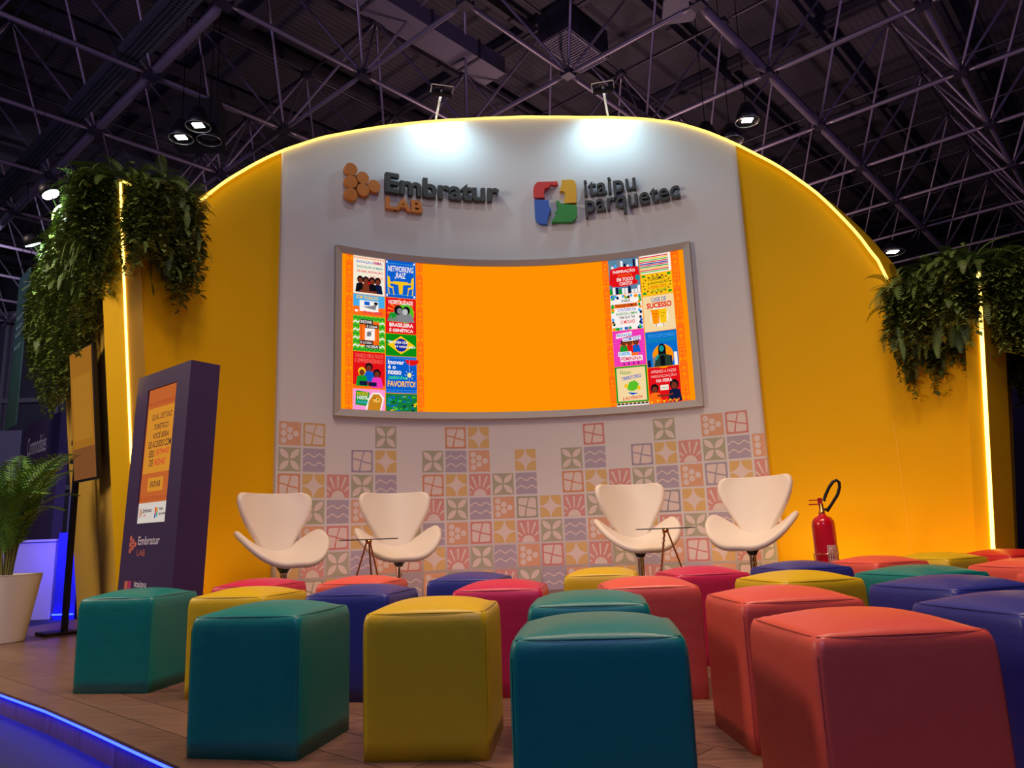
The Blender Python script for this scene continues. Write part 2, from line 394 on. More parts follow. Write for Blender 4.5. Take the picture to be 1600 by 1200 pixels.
for r, off, xc in ((3, 3, 'g'), (4, 1, 'p'), (5, 4, 'p'), (6, 0, 'g')):
    rows[r] = {}
    for c in range(21):
        t = seq[(c - off) % 6]
        if t == 'X': t += ('n' if (r == 3 and c == 16) else xc)
        rows[r][c] = t
P = Paint(); P.lay = 0.0007
for r, cc in rows.items():
    for c, t in cc.items():
        P.org = (c * R(PC) * RW, 1.69 - r * PR - 0.203); P.sc = (0.203, 0.203)
        xm = 1.0
        if c == 20: xm = 0.56 if WR > 33 else 1
        dk = MATS['print_' + t]
        P.rect(0, 0, xm, 1, dk, 1)
        def C(x, y, rr, **k):
            if x + rr <= xm + 0.02: P.circ(x, y, rr, M_tl, 2, **k)
        if t == 'G':
            for (x, y) in ((.22, .8), (.22, .5), (.22, .2), (.5, .65), (.5, .35), (.78, .5)): C(x, y, .135)
        elif t == 'W':
            for y0 in (.33, .7):
                pts = [(x / 12, y0 + 0.07 * math.cos(4 * PI * x / 12 + PI)) for x in range(13)]
                for a, b in zip(pts, pts[1:]): P.poly([(a[0], a[1] - .03), (b[0], b[1] - .03), (b[0], b[1] + .03), (a[0], a[1] + .03)], M_tl, 2)
        elif t == 'L':
            for sx in (-1, 1):
                if sx == 1 and xm < 1: continue
                for sy in (-1, 1):
                    pts = []
                    for i in range(9):
                        q = i / 8; w = 0.13 * math.sin(PI * q) ** 0.8; d = 0.05 + 0.58 * q; pts.append((d * .707 + w * .707, d * .707 - w * .707))
                    for i in range(7, 0, -1):
                        q = i / 8; w = 0.13 * math.sin(PI * q) ** 0.8; d = 0.05 + 0.58 * q; pts.append((d * .707 - w * .707, d * .707 + w * .707))
                    P.poly([(.5 + sx * x, .5 + sy * y) for x, y in pts], M_tl, 2)
        elif t == 'D':
            pts = []
            for q in range(4):
                ccx, ccy = ((1, 1), (0, 1), (0, 0), (1, 0))[q]
                st = (PI * 1.5, PI * 2, PI * 0.5, PI)[q]
                for i in range(9):
                    a = st - (PI / 2) * i / 8 + (0 if q == 0 else 0)
                    pts.append((ccx + .47 * math.cos(a), ccy + .47 * math.sin(a)))
            P.poly(pts, M_tl, 2)
        elif t == 'S':
            if xm == 1: P.circ(.5, 0, .3, M_tl, 2, a0=0, a1=PI, n=12, ry=.3)
            for a, l0, l1, w in ((90, .4, .92, .07), (68, .4, .95, .075), (112, .4, .95, .075), (43, .4, .66, .07), (137, .4, .66, .07), (18, .42, .54, .06), (162, .42, .54, .06)):
                ca, sa = math.cos(R(a)), math.sin(R(a))
                x1 = .5 + l1 * ca
                if x1 > xm or x1 < 0.02: 
                    if x1 > xm: continue
                P.poly([(.5 + l0 * ca - w * .35 * sa, l0 * sa + w * .35 * ca), (.5 + l0 * ca + w * .35 * sa, l0 * sa - w * .35 * ca), (.5 + l1 * ca + w * .65 * sa, l1 * sa - w * .65 * ca), (.5 + l1 * ca - w * .65 * sa, l1 * sa + w * .65 * ca)], M_tl, 2)
        else:
            m_, g_ = .08, .022
            def quad(p, rc, rad=.12):
                out = []; n = len(p)
                for i in range(n):
                    v = Vector(p[i]); a = Vector(p[i - 1]); b = Vector(p[(i + 1) % n])
                    q = rad if i == rc else .03
                    v1 = v + (a - v).normalized() * q; v2 = v + (b - v).normalized() * q
                    for k in range(5):
                        s_ = k / 4; out.append(tuple((v1 * (1 - s_) ** 2 + v * 2 * s_ * (1 - s_) + v2 * s_ ** 2)[:2]))
                P.poly(out, M_tl, 2)
            A_, B_, C_, D_ = (.58, .92), (.36, .08), (.08, .6), (.92, .4)   # the two slanted lines cross near the middle
            O_ = (.47, .5)
            quad([(.08, .92), (A_[0] - .03, .92), (O_[0] - .02, O_[1] + .05), (.08, .64)], 0)
            quad([(A_[0] + .03, .92), (.92, .92), (.92, .42), (O_[0] + .03, O_[1] + .02)], 1)
            quad([(.92, .36), (.92, .08), (.42, .08), (O_[0] + .01, O_[1] - .04)], 1)
            quad([(.34, .08), (.08, .08), (.08, .58), (O_[0] - .04, O_[1] - .01)], 1)
bm = P.finish(lambda u, v, w: cyl(-43.0 + math.degrees(u / RW), v, 0.0355 + w), 0.05)
wchild('tile_print', bm, P.mats, label='pastel printed tile pattern')

# ------------------------------------------------------------------ raised logos on the white panel
def on_wall(bm, a0, w0):
    """flat bmesh (x metres along the wall, y = height z, z = towards the room) wrapped on the wall; returns origin-local"""
    for v in bm.verts: v.co = cyl(a0 + math.degrees(v.co.x / RW), v.co.y, w0 + v.co.z)
    return bm
def solid_poly(bm, pts, d):
    a = [bm.verts.new((x, y, 0)) for x, y in pts]; b = [bm.verts.new((x, y, d)) for x, y in pts]; n = len(pts)
    bm.faces.new(a[::-1]); bm.faces.new(b)
    for i in range(n): bm.faces.new((a[i], a[(i + 1) % n], b[(i + 1) % n], b[i]))
def letters(root, word, a0, a1, z0, z1, m, d, bold, w0, zfull=None, name='letter', overlap=0.0):
    """each letter of the word is its own solid"""
    Vf, _ = text_mesh(word, bold); x0, x1, y0, y1 = bounds(Vf); Wd = R(a1 - a0) * RW; sx = Wd / (x1 - x0)
    if zfull: y0, y1 = zfull
    sy = (z1 - z0) / (y1 - y0)
    inv = root.matrix_world.inverted()
    for i, ch in enumerate(word):
        if ch == ' ': continue
        Vp, _ = text_mesh(word[:i + 1], bold); Vc, Fc = text_mesh(ch, bold, 0.0, 0.5)
        off = bounds(Vp)[1] - bounds(Vc)[1]
        bm = bmesh.new(); vs = [bm.verts.new(((v[0] + off - x0) * sx, z0 + (v[1] - y0) * sy, (v[2] + 0.5) * d)) for v in Vc]
        for f in Fc:
            try: bm.faces.new([vs[k] for k in f])
            except ValueError: pass
        bmesh.ops.remove_doubles(bm, verts=bm.verts[:], dist=1e-5)
        on_wall(bm, a0, w0); bm.transform(root_inv(root)); obj(name, bm, m, root)
def root_inv(root): return Matrix.Translation(-Vector(root.location))
M_lt = mat('charcoal_letter', rgb(58, 60, 62), 0.5); M_lo = mat('orange_letter', rgb(200, 122, 48), 0.5)
lg = empty('wall_logo', cyl(-20, 3.8, 0.04), label='raised Embratur LAB logo in charcoal and orange on the white wall', cat='logo')
for (a, z) in ((-32.2, 4.163), (-30.18, 4.098), (-32.2, 4.034), (-28.2, 4.036), (-30.12, 3.975), (-32.2, 3.905)):
    bm = bmesh.new(); solid_poly(bm, [(0.0635 * math.cos(2 * PI * k / 28), z + 0.0635 * math.sin(2 * PI * k / 28)) for k in range(28)], 0.05)
    on_wall(bm, a, 0.05); bm.transform(root_inv(lg)); obj('dot', fixn(bm), M_lo, lg)
YF = (bounds(text_mesh('E', 0.03)[0])[2], bounds(text_mesh('E', 0.03)[0])[3])
letters(lg, 'Embratur', -26.2, -6.0, 4.0, 4.205, M_lt, 0.055, 0.03, 0.05, YF)
letters(lg, 'LAB', -26.1, -19.6, 3.828, 3.955, M_lo, 0.045, 0.035, 0.05)
lg2 = empty('wall_logo', cyl(12, 3.8, 0.04), label='raised itaipu parquetec logo with four coloured blocks on the white wall', cat='logo')
def blk(name, pts, m, lab):
    bm = bmesh.new(); solid_poly(bm, [(R(a) * RW, z) for a, z in pts], 0.05); on_wall(bm, 0.0, 0.05); bm.transform(root_inv(lg2)); obj(name, fixn(bm), m, lg2, label=lab)
blk('logo_block', [(0.15, 4.06), (0.15, 4.13), (0.4, 4.175), (0.8, 4.2), (1.2, 4.206), (4.5, 4.2), (4.62, 4.165), (3.9, 4.16), (3.3, 4.17), (2.95, 4.145), (2.2, 4.13), (1.95, 4.075), (2.1, 4.03), (0.35, 4.035)], mat('logo_red', rgb(206, 40, 40), 0.45), 'red block')
blk('logo_block', [(5.3, 4.21), (7.2, 4.205), (7.6, 4.185), (7.8, 4.15), (7.72, 3.952), (5.5, 3.953), (5.62, 4.0), (5.85, 4.07), (5.4, 4.09), (4.8, 4.09), (5.15, 4.15)], mat('logo_yellow', rgb(222, 168, 14), 0.45), 'yellow block')
blk('logo_block', [(0.25, 4.015), (2.8, 4.0), (2.85, 3.935), (3.15, 3.9), (2.65, 3.84), (2.45, 3.8), (2.3, 3.742), (1.5, 3.745), (0.9, 3.757), (0.45, 3.785), (0.25, 3.83)], mat('logo_blue', rgb(36, 92, 190), 0.45), 'blue block')
blk('logo_block', [(4.1, 3.99), (4.6, 3.985), (4.85, 3.955), (7.7, 3.918), (7.65, 3.83), (7.4, 3.785), (7.0, 3.76), (6.5, 3.75), (3.1, 3.762), (3.5, 3.8), (4.15, 3.84), (3.85, 3.87), (4.4, 3.9), (4.3, 3.95)], mat('logo_green', rgb(30, 140, 52), 0.45), 'green block')
yi = bounds(text_mesh('l', 0.02)[0])
letters(lg2, 'itaipu', 9.15, 18.2, 3.955, 4.185, M_lt, 0.05, 0.012, 0.05)
letters(lg2, 'parquetec', 9.15, 25.6, 3.775, 3.99, M_lt, 0.05, 0.012, 0.05)

# ------------------------------------------------------------------ big curved LED screen
scr = empty('led_screen', cyl(-4, 1.8, 0.04), label='large curved screen showing an orange field with poster columns in a grey frame', cat='screen')
FA0, FA1, FZ0, FZ1 = -34.6, 26.45, 1.765, 3.375
DA0, DA1, DZ0, DZ1 = -33.45, 25.25, 1.832, 3.318
bm = bmesh.new(); N = 60
sec = []
for i in range(N + 1):
    s = i / N; ao = FA0 + (FA1 - FA0) * s; ai = DA0 + (DA1 - DA0) * s
    sec.append([bm.verts.new(cyl(a, z, w)) for a, z, w in ((ao, FZ0, .036), (ao, FZ0, .085), (ai, DZ0, .062), (ai, DZ0, .036))] +
               [bm.verts.new(cyl(a, z, w)) for a, z, w in ((ao, FZ1, .036), (ao, FZ1, .085), (ai, DZ1, .062), (ai, DZ1, .036))])
for a, b in zip(sec, sec[1:]):
    for k0 in (0, 4):
        for k in range(3): bm.faces.new((a[k0 + k], b[k0 + k], b[k0 + k + 1], a[k0 + k + 1]))
for a in (sec[0], sec[-1]):
    for k in range(3): bm.faces.new((a[k], a[k + 4], a[k + 5], a[k + 1]))
fixn(bm); bm.transform(root_inv(scr)); obj('frame', bm, M_frame, scr, label='grey frame')

# colours of the lit picture
def g(r_, g_, b_): return glow('lit_%d_%d_%d' % (r_, g_, b_), r_, g_, b_)
ORG = g(255, 146, 2); OR2 = g(255, 108, 20); WHT = g(250, 240, 235); RED = g(226, 18, 24); BLU = g(10, 92, 200); YLW = g(250, 196, 20); GRN = g(18, 150, 40)
DKB = g(16, 24, 60); BLK = g(14, 14, 20); PNK = g(238, 50, 180); BGE = g(244, 214, 160); SKY = g(70, 170, 230); GRY = g(130, 130, 135); TEAL = g(20, 150, 150); CRM = g(245, 235, 215); MAG = g(220, 20, 90); LIM = g(90, 190, 40); BRN = g(120, 50, 30)
P = Paint(); P.lay = 0.0007
def A2U(a): return R(a - DA0) * RW
UW = A2U(DA1); HZ = DZ1 - DZ0
P.org = (0, DZ0); P.sc = (1, 1)
P.rect(0, 0, UW, HZ, ORG, 0)
def strip(a0, a1):
    x0, x1 = A2U(a0), A2U(a1); w = x1 - x0; n = int(HZ / w); h = HZ / n
    P.rect(x0, 0, x1, HZ, OR2, 1)
    for i in range(n):
        y = i * h; cx, cy = (x0 + x1) / 2, y + h / 2; k = i % 5
        P.rect(x0, y, x1, y + .003, ORG, 2)
        if k == 0:
            for sx in (-1, 1): P.poly([(cx, cy), (cx + sx * w * .42, cy - h * .4), (cx + sx * w * .42, cy + h * .4)], ORG, 2)
        elif k == 1:
            for q in range(4): P.circ(cx + (q % 2 - .5) * w * .45, cy + (q // 2 - .5) * h * .45, w * .13, ORG, 2, n=8)
        elif k == 2:
            for q in range(3): P.rect(cx - w * .4, cy + (q - 1) * h * .27 - h * .05, cx + w * .4, cy + (q - 1) * h * .27 + h * .05, ORG, 2)
        elif k == 3: P.poly([(cx, cy + h * .42), (cx - w * .14, cy), (cx, cy - h * .42), (cx + w * .14, cy)], ORG, 2); P.poly([(cx - w * .42, cy), (cx, cy - h * .14), (cx + w * .42, cy), (cx, cy + h * .14)], ORG, 3)
        else: P.circ(cx, cy - h * .3, w * .3, ORG, 2, n=8, a0=0, a1=PI)
strip(-32.65, -31.5); strip(-20.75, -19.65); strip(11.4, 12.4); strip(23.1, 24.35)
def poster(a0, a1, z0, z1, bg):
    P.org = (A2U(a0), z0); P.sc = (A2U(a1) - A2U(a0), z1 - z0); P.rect(0, 0, 1, 1, bg, 2)
A = (-31.4, -26.15); B = (-26.0, -20.85); C = (12.45, 17.7); D = (17.85, 23.0)
def person(x, y, s, skin, cloth, hair, L=4):
    P.circ(x, y + .22 * s, .13 * s, hair, L, n=10); P.circ(x, y + .19 * s, .09 * s, skin, L + 1, n=10)
    P.poly([(x - .2 * s, y - .2 * s), (x + .2 * s, y - .2 * s), (x + .15 * s, y + .08 * s), (x, y + .12 * s), (x - .15 * s, y + .08 * s)], cloth, L + 1)
# column A
poster(*A, 2.945, DZ1, CRM)
for i in range(12): P.poly([(i / 12, .97), ((i + .5) / 12, .93), ((i + 1) / 12, .97)], OR2, 3)
P.text('INOVAÇÃO É FEIRA,', .1, .81, .93, .9, BLU); P.text('FEIRA,', .66, .81, .93, .9, RED, 4); P.text('INOVAÇÃO É MESA', .12, .68, .95, .77, TEAL); P.text('DE BAR, INOVAÇÃO', .12, .56, .95, .65, RED)
P.text('É TUDO!', .55, .42, .95, .52, OR2)
for i in range(11):
    a = PI * i / 10; P.poly([(.5 + .1 * math.sin(a), .2), (.5 + .48 * math.cos(a), .16 + .32 * math.sin(a)), (.5 + .1 * math.cos(a + .4), .2)], RED, 3)
for x, c in ((.22, BLK), (.4, BRN), (.6, BLK), (.78, DKB)): person(x, .2, .8, BRN, c, BLK)
P.rect(.2, .04, .75, .1, BRN, 6)
poster(*A, 2.735, 2.94, SKY); P.rect(0, 0, 1, .42, OR2, 3); P.text('BOM TRABALHO', .1, .78, .8, .95, YLW, 5); P.rect(.2, .2, .8, .72, WHT, 4)
P.rect(.35, .5, .52, .68, BLU, 5); P.poly([(.3, .4), (.7, .3), (.76, .62), (.6, .5)], GRY, 5); P.circ(.72, .62, .07, BLK, 6, n=8); P.text('PÉ NA AREIA', .32, .08, .92, .26, MAG, 7); P.circ(.1, .2, .06, WHT, 4, n=8)
poster(*A, 2.388, 2.73, LIM)
for i in range(7):
    for j in range(9):
        x, y = i / 7, j / 9; P.poly([(x, y), (x + .07, y + .05), (x + .14, y), (x + .14, y + .045), (x + .07, y + .095), (x, y + .045)], WHT if j % 2 else GRN, 3)
P.rect(.2, .16, .82, .86, OR2, 4); P.rect(.37, .32, .68, .66, WHT, 6)
for i in range(5): P.line([(.25 + .13 * i, .18), (.25 + .13 * i, .84)], .012, BRN, 5)
P.circ(.5, .5, .08, GRY, 7, n=7); P.line([(.42, .42), (.6, .6)], .015, BLK, 8)
P.rect(.2, .76, .62, .9, BLK, 7); P.text('INOVAR', .23, .785, .59, .88, WHT, 9); P.rect(.4, .66, .8, .77, BLK, 8); P.text('É CRIAR', .43, .68, .77, .76, WHT, 9)
P.rect(.2, .2, .62, .31, BLK, 7); P.text('É COISA', .23, .215, .59, .295, WHT, 9); P.rect(.38, .09, .82, .2, BLK, 8); P.text('NOSSA!', .42, .105, .79, .185, WHT, 9)
poster(*A, 2.036, 2.383, RED); P.text('DANDO MEUS PULOS', .08, .84, .95, .95, g(250, 120, 100), 4, 0); P.text('E EMPREENDENDO', .06, .7, .95, .81, g(250, 120, 100), 4, 0)
P.rect(0, 0, 1, .1, OR2, 3); person(.28, .25, .95, BRN, GRN, YLW); person(.5, .38, .95, BRN, BLU, BLK, 3); person(.75, .22, .95, BRN, PNK, BLK, 5); P.rect(.2, .08, .45, .2, DKB, 8); P.rect(.48, .07, .74, .18, DKB, 8)
poster(*A, DZ0, 2.031, g(250, 150, 210)); P.poly([(.08, .25), (.48, .2), (.52, .85), (.1, .92)], GRN, 3); P.text('PATENTE', .13, .7, .47, .84, YLW, 4); P.text('100%', .14, .5, .47, .68, WHT, 4); P.text('BRASILEIRA', .14, .32, .48, .44, SKY, 4)
P.poly([(.4, .0), (.45, .5), (.62, .85), (.85, .85), (.98, .6), (.88, .0)], WHT, 3); P.poly([(.45, .0), (.5, .45), (.64, .78), (.82, .78), (.92, .55), (.84, .0)], g(200, 130, 30), 5); P.circ(.74, .5, .12, g(240, 180, 80), 6, n=10); P.circ(.78, .52, .03, BLK, 7, n=8); P.circ(.68, .58, .03, BLK, 7, n=8)
# column B
poster(*B, 2.945, DZ1, BLU)
for (x, y) in ((.05, .05), (.95, .05), (.05, .95), (.95, .95)): P.circ(x, y, .03, WHT, 3, n=8)
P.line([(.07, .08), (.07, .92), (.93, .92), (.93, .08), (.07, .08)], .012, SKY, 3)
P.text('NETWORKING', .08, .7, .93, .86, WHT, 4, .015, .2); P.text('RAIZ', .34, .53, .68, .68, WHT, 4, .02, .2); P.line([(.3, .56), (.34, .5)], .015, WHT, 4)
P.poly([(.25, .44), (.75, .44), (.72, .36), (.58, .35), (.56, .1), (.45, .1), (.42, .35), (.28, .36)], YLW, 5)
for sx in (-1, 1):
    for s_, oy in ((1, 0), (.8, .12)):
        X = lambda x: .5 + sx * x
        P.poly([(X(.22 + .02), .24 + oy), (X(.42), .26 + oy), (X(.44), .46 + oy), (X(.36), .42 + oy), (X(.34), .3 + oy), (X(.24), .29 + oy)], YLW, 6)
        if oy == 0: P.line([(X(.26), .24), (X(.22), .06)], .03, YLW, 6); P.line([(X(.4), .24), (X(.38), .08)], .03, YLW, 6)
poster(*B, 2.588, 2.94, RED)
for i in range(16):
    a = 2 * PI * i / 16; P.poly([(.5, .6), (.5 + .45 * math.cos(a), .6 + .38 * math.sin(a)), (.5 + .45 * math.cos(a + .2), .6 + .38 * math.sin(a + .2))], OR2, 3)
P.text('HOSPITALIDADE', .1, .82, .9, .94, WHT, 5); P.circ(.65, .58, .28, LIM, 4, n=16)
P.poly([(.05, .33), (.95, .33), (.85, .55), (.6, .6), (.3, .62), (.12, .52)], GRY, 6); P.poly([(.05, .33), (.4, .33), (.4, .58), (.15, .58)], GRN, 6)
P.circ(.42, .66, .14, BLK, 7, n=12); P.circ(.68, .66, .12, BLK, 7, n=12); P.circ(.46, .63, .09, GRY, 8, n=12); P.circ(.64, .62, .09, g(190, 190, 190), 8, n=12)
P.rect(0, 0, 1, .31, RED, 7); P.text('BRASILEIRA', .12, .18, .9, .29, WHT, 9, .03); P.text('É GENÉTICA', .12, .04, .9, .15, WHT, 9, .03)
poster(*B, 2.367, 2.583, g(10, 140, 20)); P.poly([(.06, .5), (.5, .92), (.94, .5), (.5, .08)], YLW, 3); P.circ(.5, .5, .2, g(20, 40, 150), 4, n=18, ry=.3); P.text('TEM COISA QUE', .06, .54, .72, .68, WHT, 5, .03); P.text('SÓ NASCE AQUI', .3, .36, .96, .5, WHT, 5, .03)
poster(*B, 2.008, 2.362, BLU)
for y in (.03, .08, .94, .98):
    pts = [(x / 24, y + .012 * math.cos(x * 2.1)) for x in range(25)]; P.line(pts, .01, SKY, 3)
P.text('Inovar', .07, .78, .6, .9, WHT, 5, .03); P.text('é o', .07, .65, .32, .76, WHT, 5, .03); P.text('nosso', .07, .5, .5, .61, WHT, 5, .03); P.text('jeitinho', .07, .34, .7, .48, g(60, 220, 120), 5, .02); P.text('FAVORITO!', .06, .17, .95, .33, g(255, 190, 90), 5, .03)
P.circ(.85, .92, .22, RED, 3, n=14, ry=.15, a0=PI, a1=2 * PI); P.line([(.76, .9), (.76, .6)], .008, WHT, 5); P.circ(.76, .5, .07, g(255, 230, 140), 5, n=12)
for i in range(8):
    a = 2 * PI * i / 8; P.line([(.76 + .1 * math.cos(a), .5 + .1 * math.sin(a)), (.76 + .15 * math.cos(a), .5 + .15 * math.sin(a))], .012, WHT, 5)
poster(*B, DZ0, 2.003, g(20, 120, 60))
rn = random.Random(3)
for i in range(46):
    x, y = rn.random() * .9, rn.random() * .85; w, h = .05 + rn.random() * .1, .05 + rn.random() * .12
    P.poly([(x, y), (x + w, y + h * .3), (x + w * .6, y + h), (x + w * .1, y + h * .6)], rn.choice([LIM, YLW, TEAL, GRN, BLU, BLK]), 3 + i % 5)
# column C
poster(*C, 2.957, DZ1 , g(90, 130, 160))
for i in range(10): P.rect(i / 10, .74, i / 10 + .07, .8 + .18 * rn.random(), rn.choice([WHT, DKB, SKY, GRY]), 3)
for i in range(10): P.rect(i / 10, .0, i / 10 + .08, .1 + .12 * rn.random(), rn.choice([WHT, DKB, OR2, SKY, GRN]), 3)
P.poly([(.0, .3), (.05, .72), (.4, .78), (.95, .74), (1, .5), (.9, .25), (.5, .2), (.1, .22)], RED, 5); P.text('INSPIRAÇÃO', .14, .58, .86, .7, WHT, 7); P.text('mora', .3, .48, .75, .56, OR2, 7, 0); P.text('EM TODO', .25, .36, .78, .46, WHT, 7); P.text('CANTO!', .33, .24, .74, .34, WHT, 7)
P.circ(.92, .42, .08, TEAL, 7, n=10)
poster(*C, 2.588, 2.952, WHT)
for i in range(60):
    t_ = rn.random(); e = i % 4; x, y = ((t_, .06 * rn.random()), (t_, .9 + .08 * rn.random()), (.1 * rn.random(), t_), (.88 + .1 * rn.random(), t_))[e]
    P.circ(min(.95, max(.05, x)), min(.96, max(.04, y)), .045, rn.choice([BLU, SKY, LIM, ORG, DKB, GRN]), 3 + i % 4, n=7)
P.text('PARA', .36, .77, .64, .85, BLK, 8, .01); P.rect(.12, .62, .86, .73, OR2, 7); P.text('TRANSFORMAR', .14, .635, .84, .72, BLK, 9, .01); P.text('O FUTURO DA', .22, .52, .8, .6, BLU, 8, .01); P.text('ENERGIA LIMPA', .16, .41, .84, .49, GRN, 8, .01)
P.text('TEM QUE TER', .24, .3, .76, .38, BLK, 8, .01); P.text('O MOLHO', .28, .17, .74, .27, RED, 8, .02)
poster(*C, 2.228, 2.583, PNK); P.circ(.52, .5, .32, OR2, 3, n=18)
for i in range(12): P.line([(i / 12, 0), (i / 12, 1)], .004, g(255, 120, 210), 3)
for i in range(12): P.line([(0, i / 12), (1, i / 12)], .004, g(255, 120, 210), 3)
P.poly([(.1, .78), (.62, .84), (.62, .96), (.12, .92)], WHT, 4); P.text('INOVAÇÃO', .14, .81, .62, .93, BLU, 6, .02); P.poly([(.3, .68), (.88, .7), (.88, .82), (.3, .78)], WHT, 4); P.text('COM VOZ', .34, .7, .86, .8, BLU, 6, .02)
for x, c in ((.33, GRN), (.52, RED), (.72, BLU)): person(x, .5, .7, BRN, c, BLK); P.line([(x, .5), (x + .1, .68)], .03, BRN, 6)
P.rect(.14, .27, .56, .4, WHT, 7); P.text('100%', .17, .29, .53, .39, SKY, 9, .03); P.rect(.2, .12, .9, .27, WHT, 7); P.text('FEMININA', .23, .14, .87, .25, MAG, 9, .02)
for x in (.3, .45, .6, .75): P.line([(x, .1), (x + .02, .02)], .03, DKB, 8)
poster(*C, 1.868, 2.223, GRN); P.rect(.05, .04, .95, .96, BGE, 3); P.text('Nosso', .15, .78, .5, .9, GRN, 5, 0, .2); P.text('TERRITÓRIO', .2, .64, .82, .76, BLU, 5, .02, 0, .1)
P.poly([(.35, .36), (.42, .55), (.6, .6), (.72, .5), (.68, .36), (.5, .3)], LIM, 5); P.circ(.33, .46, .06, YLW, 6, n=8); P.circ(.72, .38, .06, YLW, 6, n=8); P.poly([(.35, .28), (.7, .24), (.5, .2)], BLU, 5); P.text('É POTÊNCIA', .2, .08, .82, .18, RED, 5, .02, 0, .08)
poster(*C, DZ0, 1.863, WHT)
for i in range(8): P.circ(i / 8 + .06, .5, .06, BLK, 3, n=10, ry=.5, a0=0, a1=PI)
# column D
poster(*D, 3.13, DZ1, WHT)
for i, c in enumerate([LIM, RED, YLW, GRN, MAG, BLU, RED, LIM, YLW, RED]): P.rect(.0, .06 + i * .09, .92, .12 + i * .09, c, 3)
for i in range(14): P.poly([(i / 15, .5), (i / 15 + .03, .56), (i / 15 + .06, .5)], BLK, 4)
poster(*D, 2.905, 3.125, YLW)
for i in range(18):
    a = 2 * PI * i / 18; P.poly([(.5 + .42 * math.cos(a), .5 + .38 * math.sin(a)), (.5 + .49 * math.cos(a + .1), .5 + .48 * math.sin(a + .1)), (.5 + .42 * math.cos(a + .2), .5 + .38 * math.sin(a + .2))], BRN, 3)
for x, y in ((.03, .05), (.85, .05), (.85, .85), (.03, .85)): P.poly([(x, y), (x + .12, y + .02), (x + .1, y + .12), (x, y + .1)], GRN, 4)
P.text('TURISMO', .22, .68, .75, .84, BLK, 5, .01, .1, .05); P.text('& INOVAÇÃO', .2, .48, .88, .64, BLK, 5, .01, .1, .05); P.text('a nova cara', .2, .3, .8, .44, RED, 5, 0, .1, .05); P.text('do Brasil', .3, .14, .78, .28, GRN, 5, .01, .1, .05)
poster(*D, 2.543, 2.9, BGE); P.text('CASE DE', .28, .82, .76, .94, BLU, 5, .01); P.text('SUCESSO', .12, .64, .92, .8, RED, 5, .04)
P.circ(.5, .4, .3, CRM, 3, n=18, ry=.3)
for x, c in ((.38, ORG), (.62, YLW)):
    P.poly([(x - .14, .6), (x + .13, .6), (x + .1, .2), (x - .1, .2)], c, 5); P.circ(x - .04, .48, .016, BLK, 6, n=6); P.circ(x + .04, .48, .016, BLK, 6, n=6); P.line([(x - .03, .4), (x, .38), (x + .03, .4)], .012, BLK, 6); P.line([(x, .2), (x, .12)], .02, BRN, 5)
poster(*D, 2.19, 2.538, g(10, 110, 200)); P.text('PITCH COM ZUMBIDO', .1, .82, .95, .93, SKY, 5, 0); P.text('E SOTAQUE BRASILEIRO', .06, .68, .95, .79, TEAL, 5, .01); P.circ(.52, .28, .34, ORG, 3, n=18, ry=.34)
for i in range(6):
    if i not in (2, 3): P.rect(.02 + i * .17, 0, .12 + i * .17, .2 + .25 * ((i * 7) % 3) / 3, rn.choice([WHT, DKB, GRY]), 4)
P.circ(.5, .5, .12, BLK, 5, n=12, ry=.14); P.rect(.38, .3, .62, .52, BLK, 5); P.circ(.49, .5, .075, TEAL, 6, n=12, ry=.09); P.poly([(.22, 0), (.8, 0), (.72, .3), (.5, .36), (.3, .3)], g(40, 60, 50), 6); P.rect(.43, .02, .57, .3, BLK, 7); P.line([(.3, .2), (.38, .34)], .06, TEAL, 8)
poster(*D, DZ0, 2.185, RED)
P.text('APRENDI A FAZER', .1, .84, .9, .92, g(250, 200, 190), 5, 0); P.text('NEGOCIAÇÃO', .1, .7, .9, .8, g(250, 200, 190), 5, 0); P.text('NA FEIRA', .25, .58, .75, .67, WHT, 5, .01)
P.rect(.36, .36, .62, .5, CRM, 5); P.text('CONTAS FÁCEIS', .38, .4, .6, .46, BLK, 6, 0)
person(.18, .2, 1.0, BRN, OR2, BLK); person(.8, .25, 1.1, BRN, DKB, BLK); P.line([(.25, .22), (.5, .2), (.75, .24)], .05, BRN, 8)
for i in range(14): P.circ(.06 + .065 * i, .05 + .03 * (i % 2), .035, OR2 if i % 3 else YLW, 9, n=7)
bm = P.finish(lambda u, v, w: cyl(DA0 + math.degrees(u / RW), v, 0.0385 + w), 0.05)
bm.transform(root_inv(scr)); obj('display', bm, P.mats, scr)

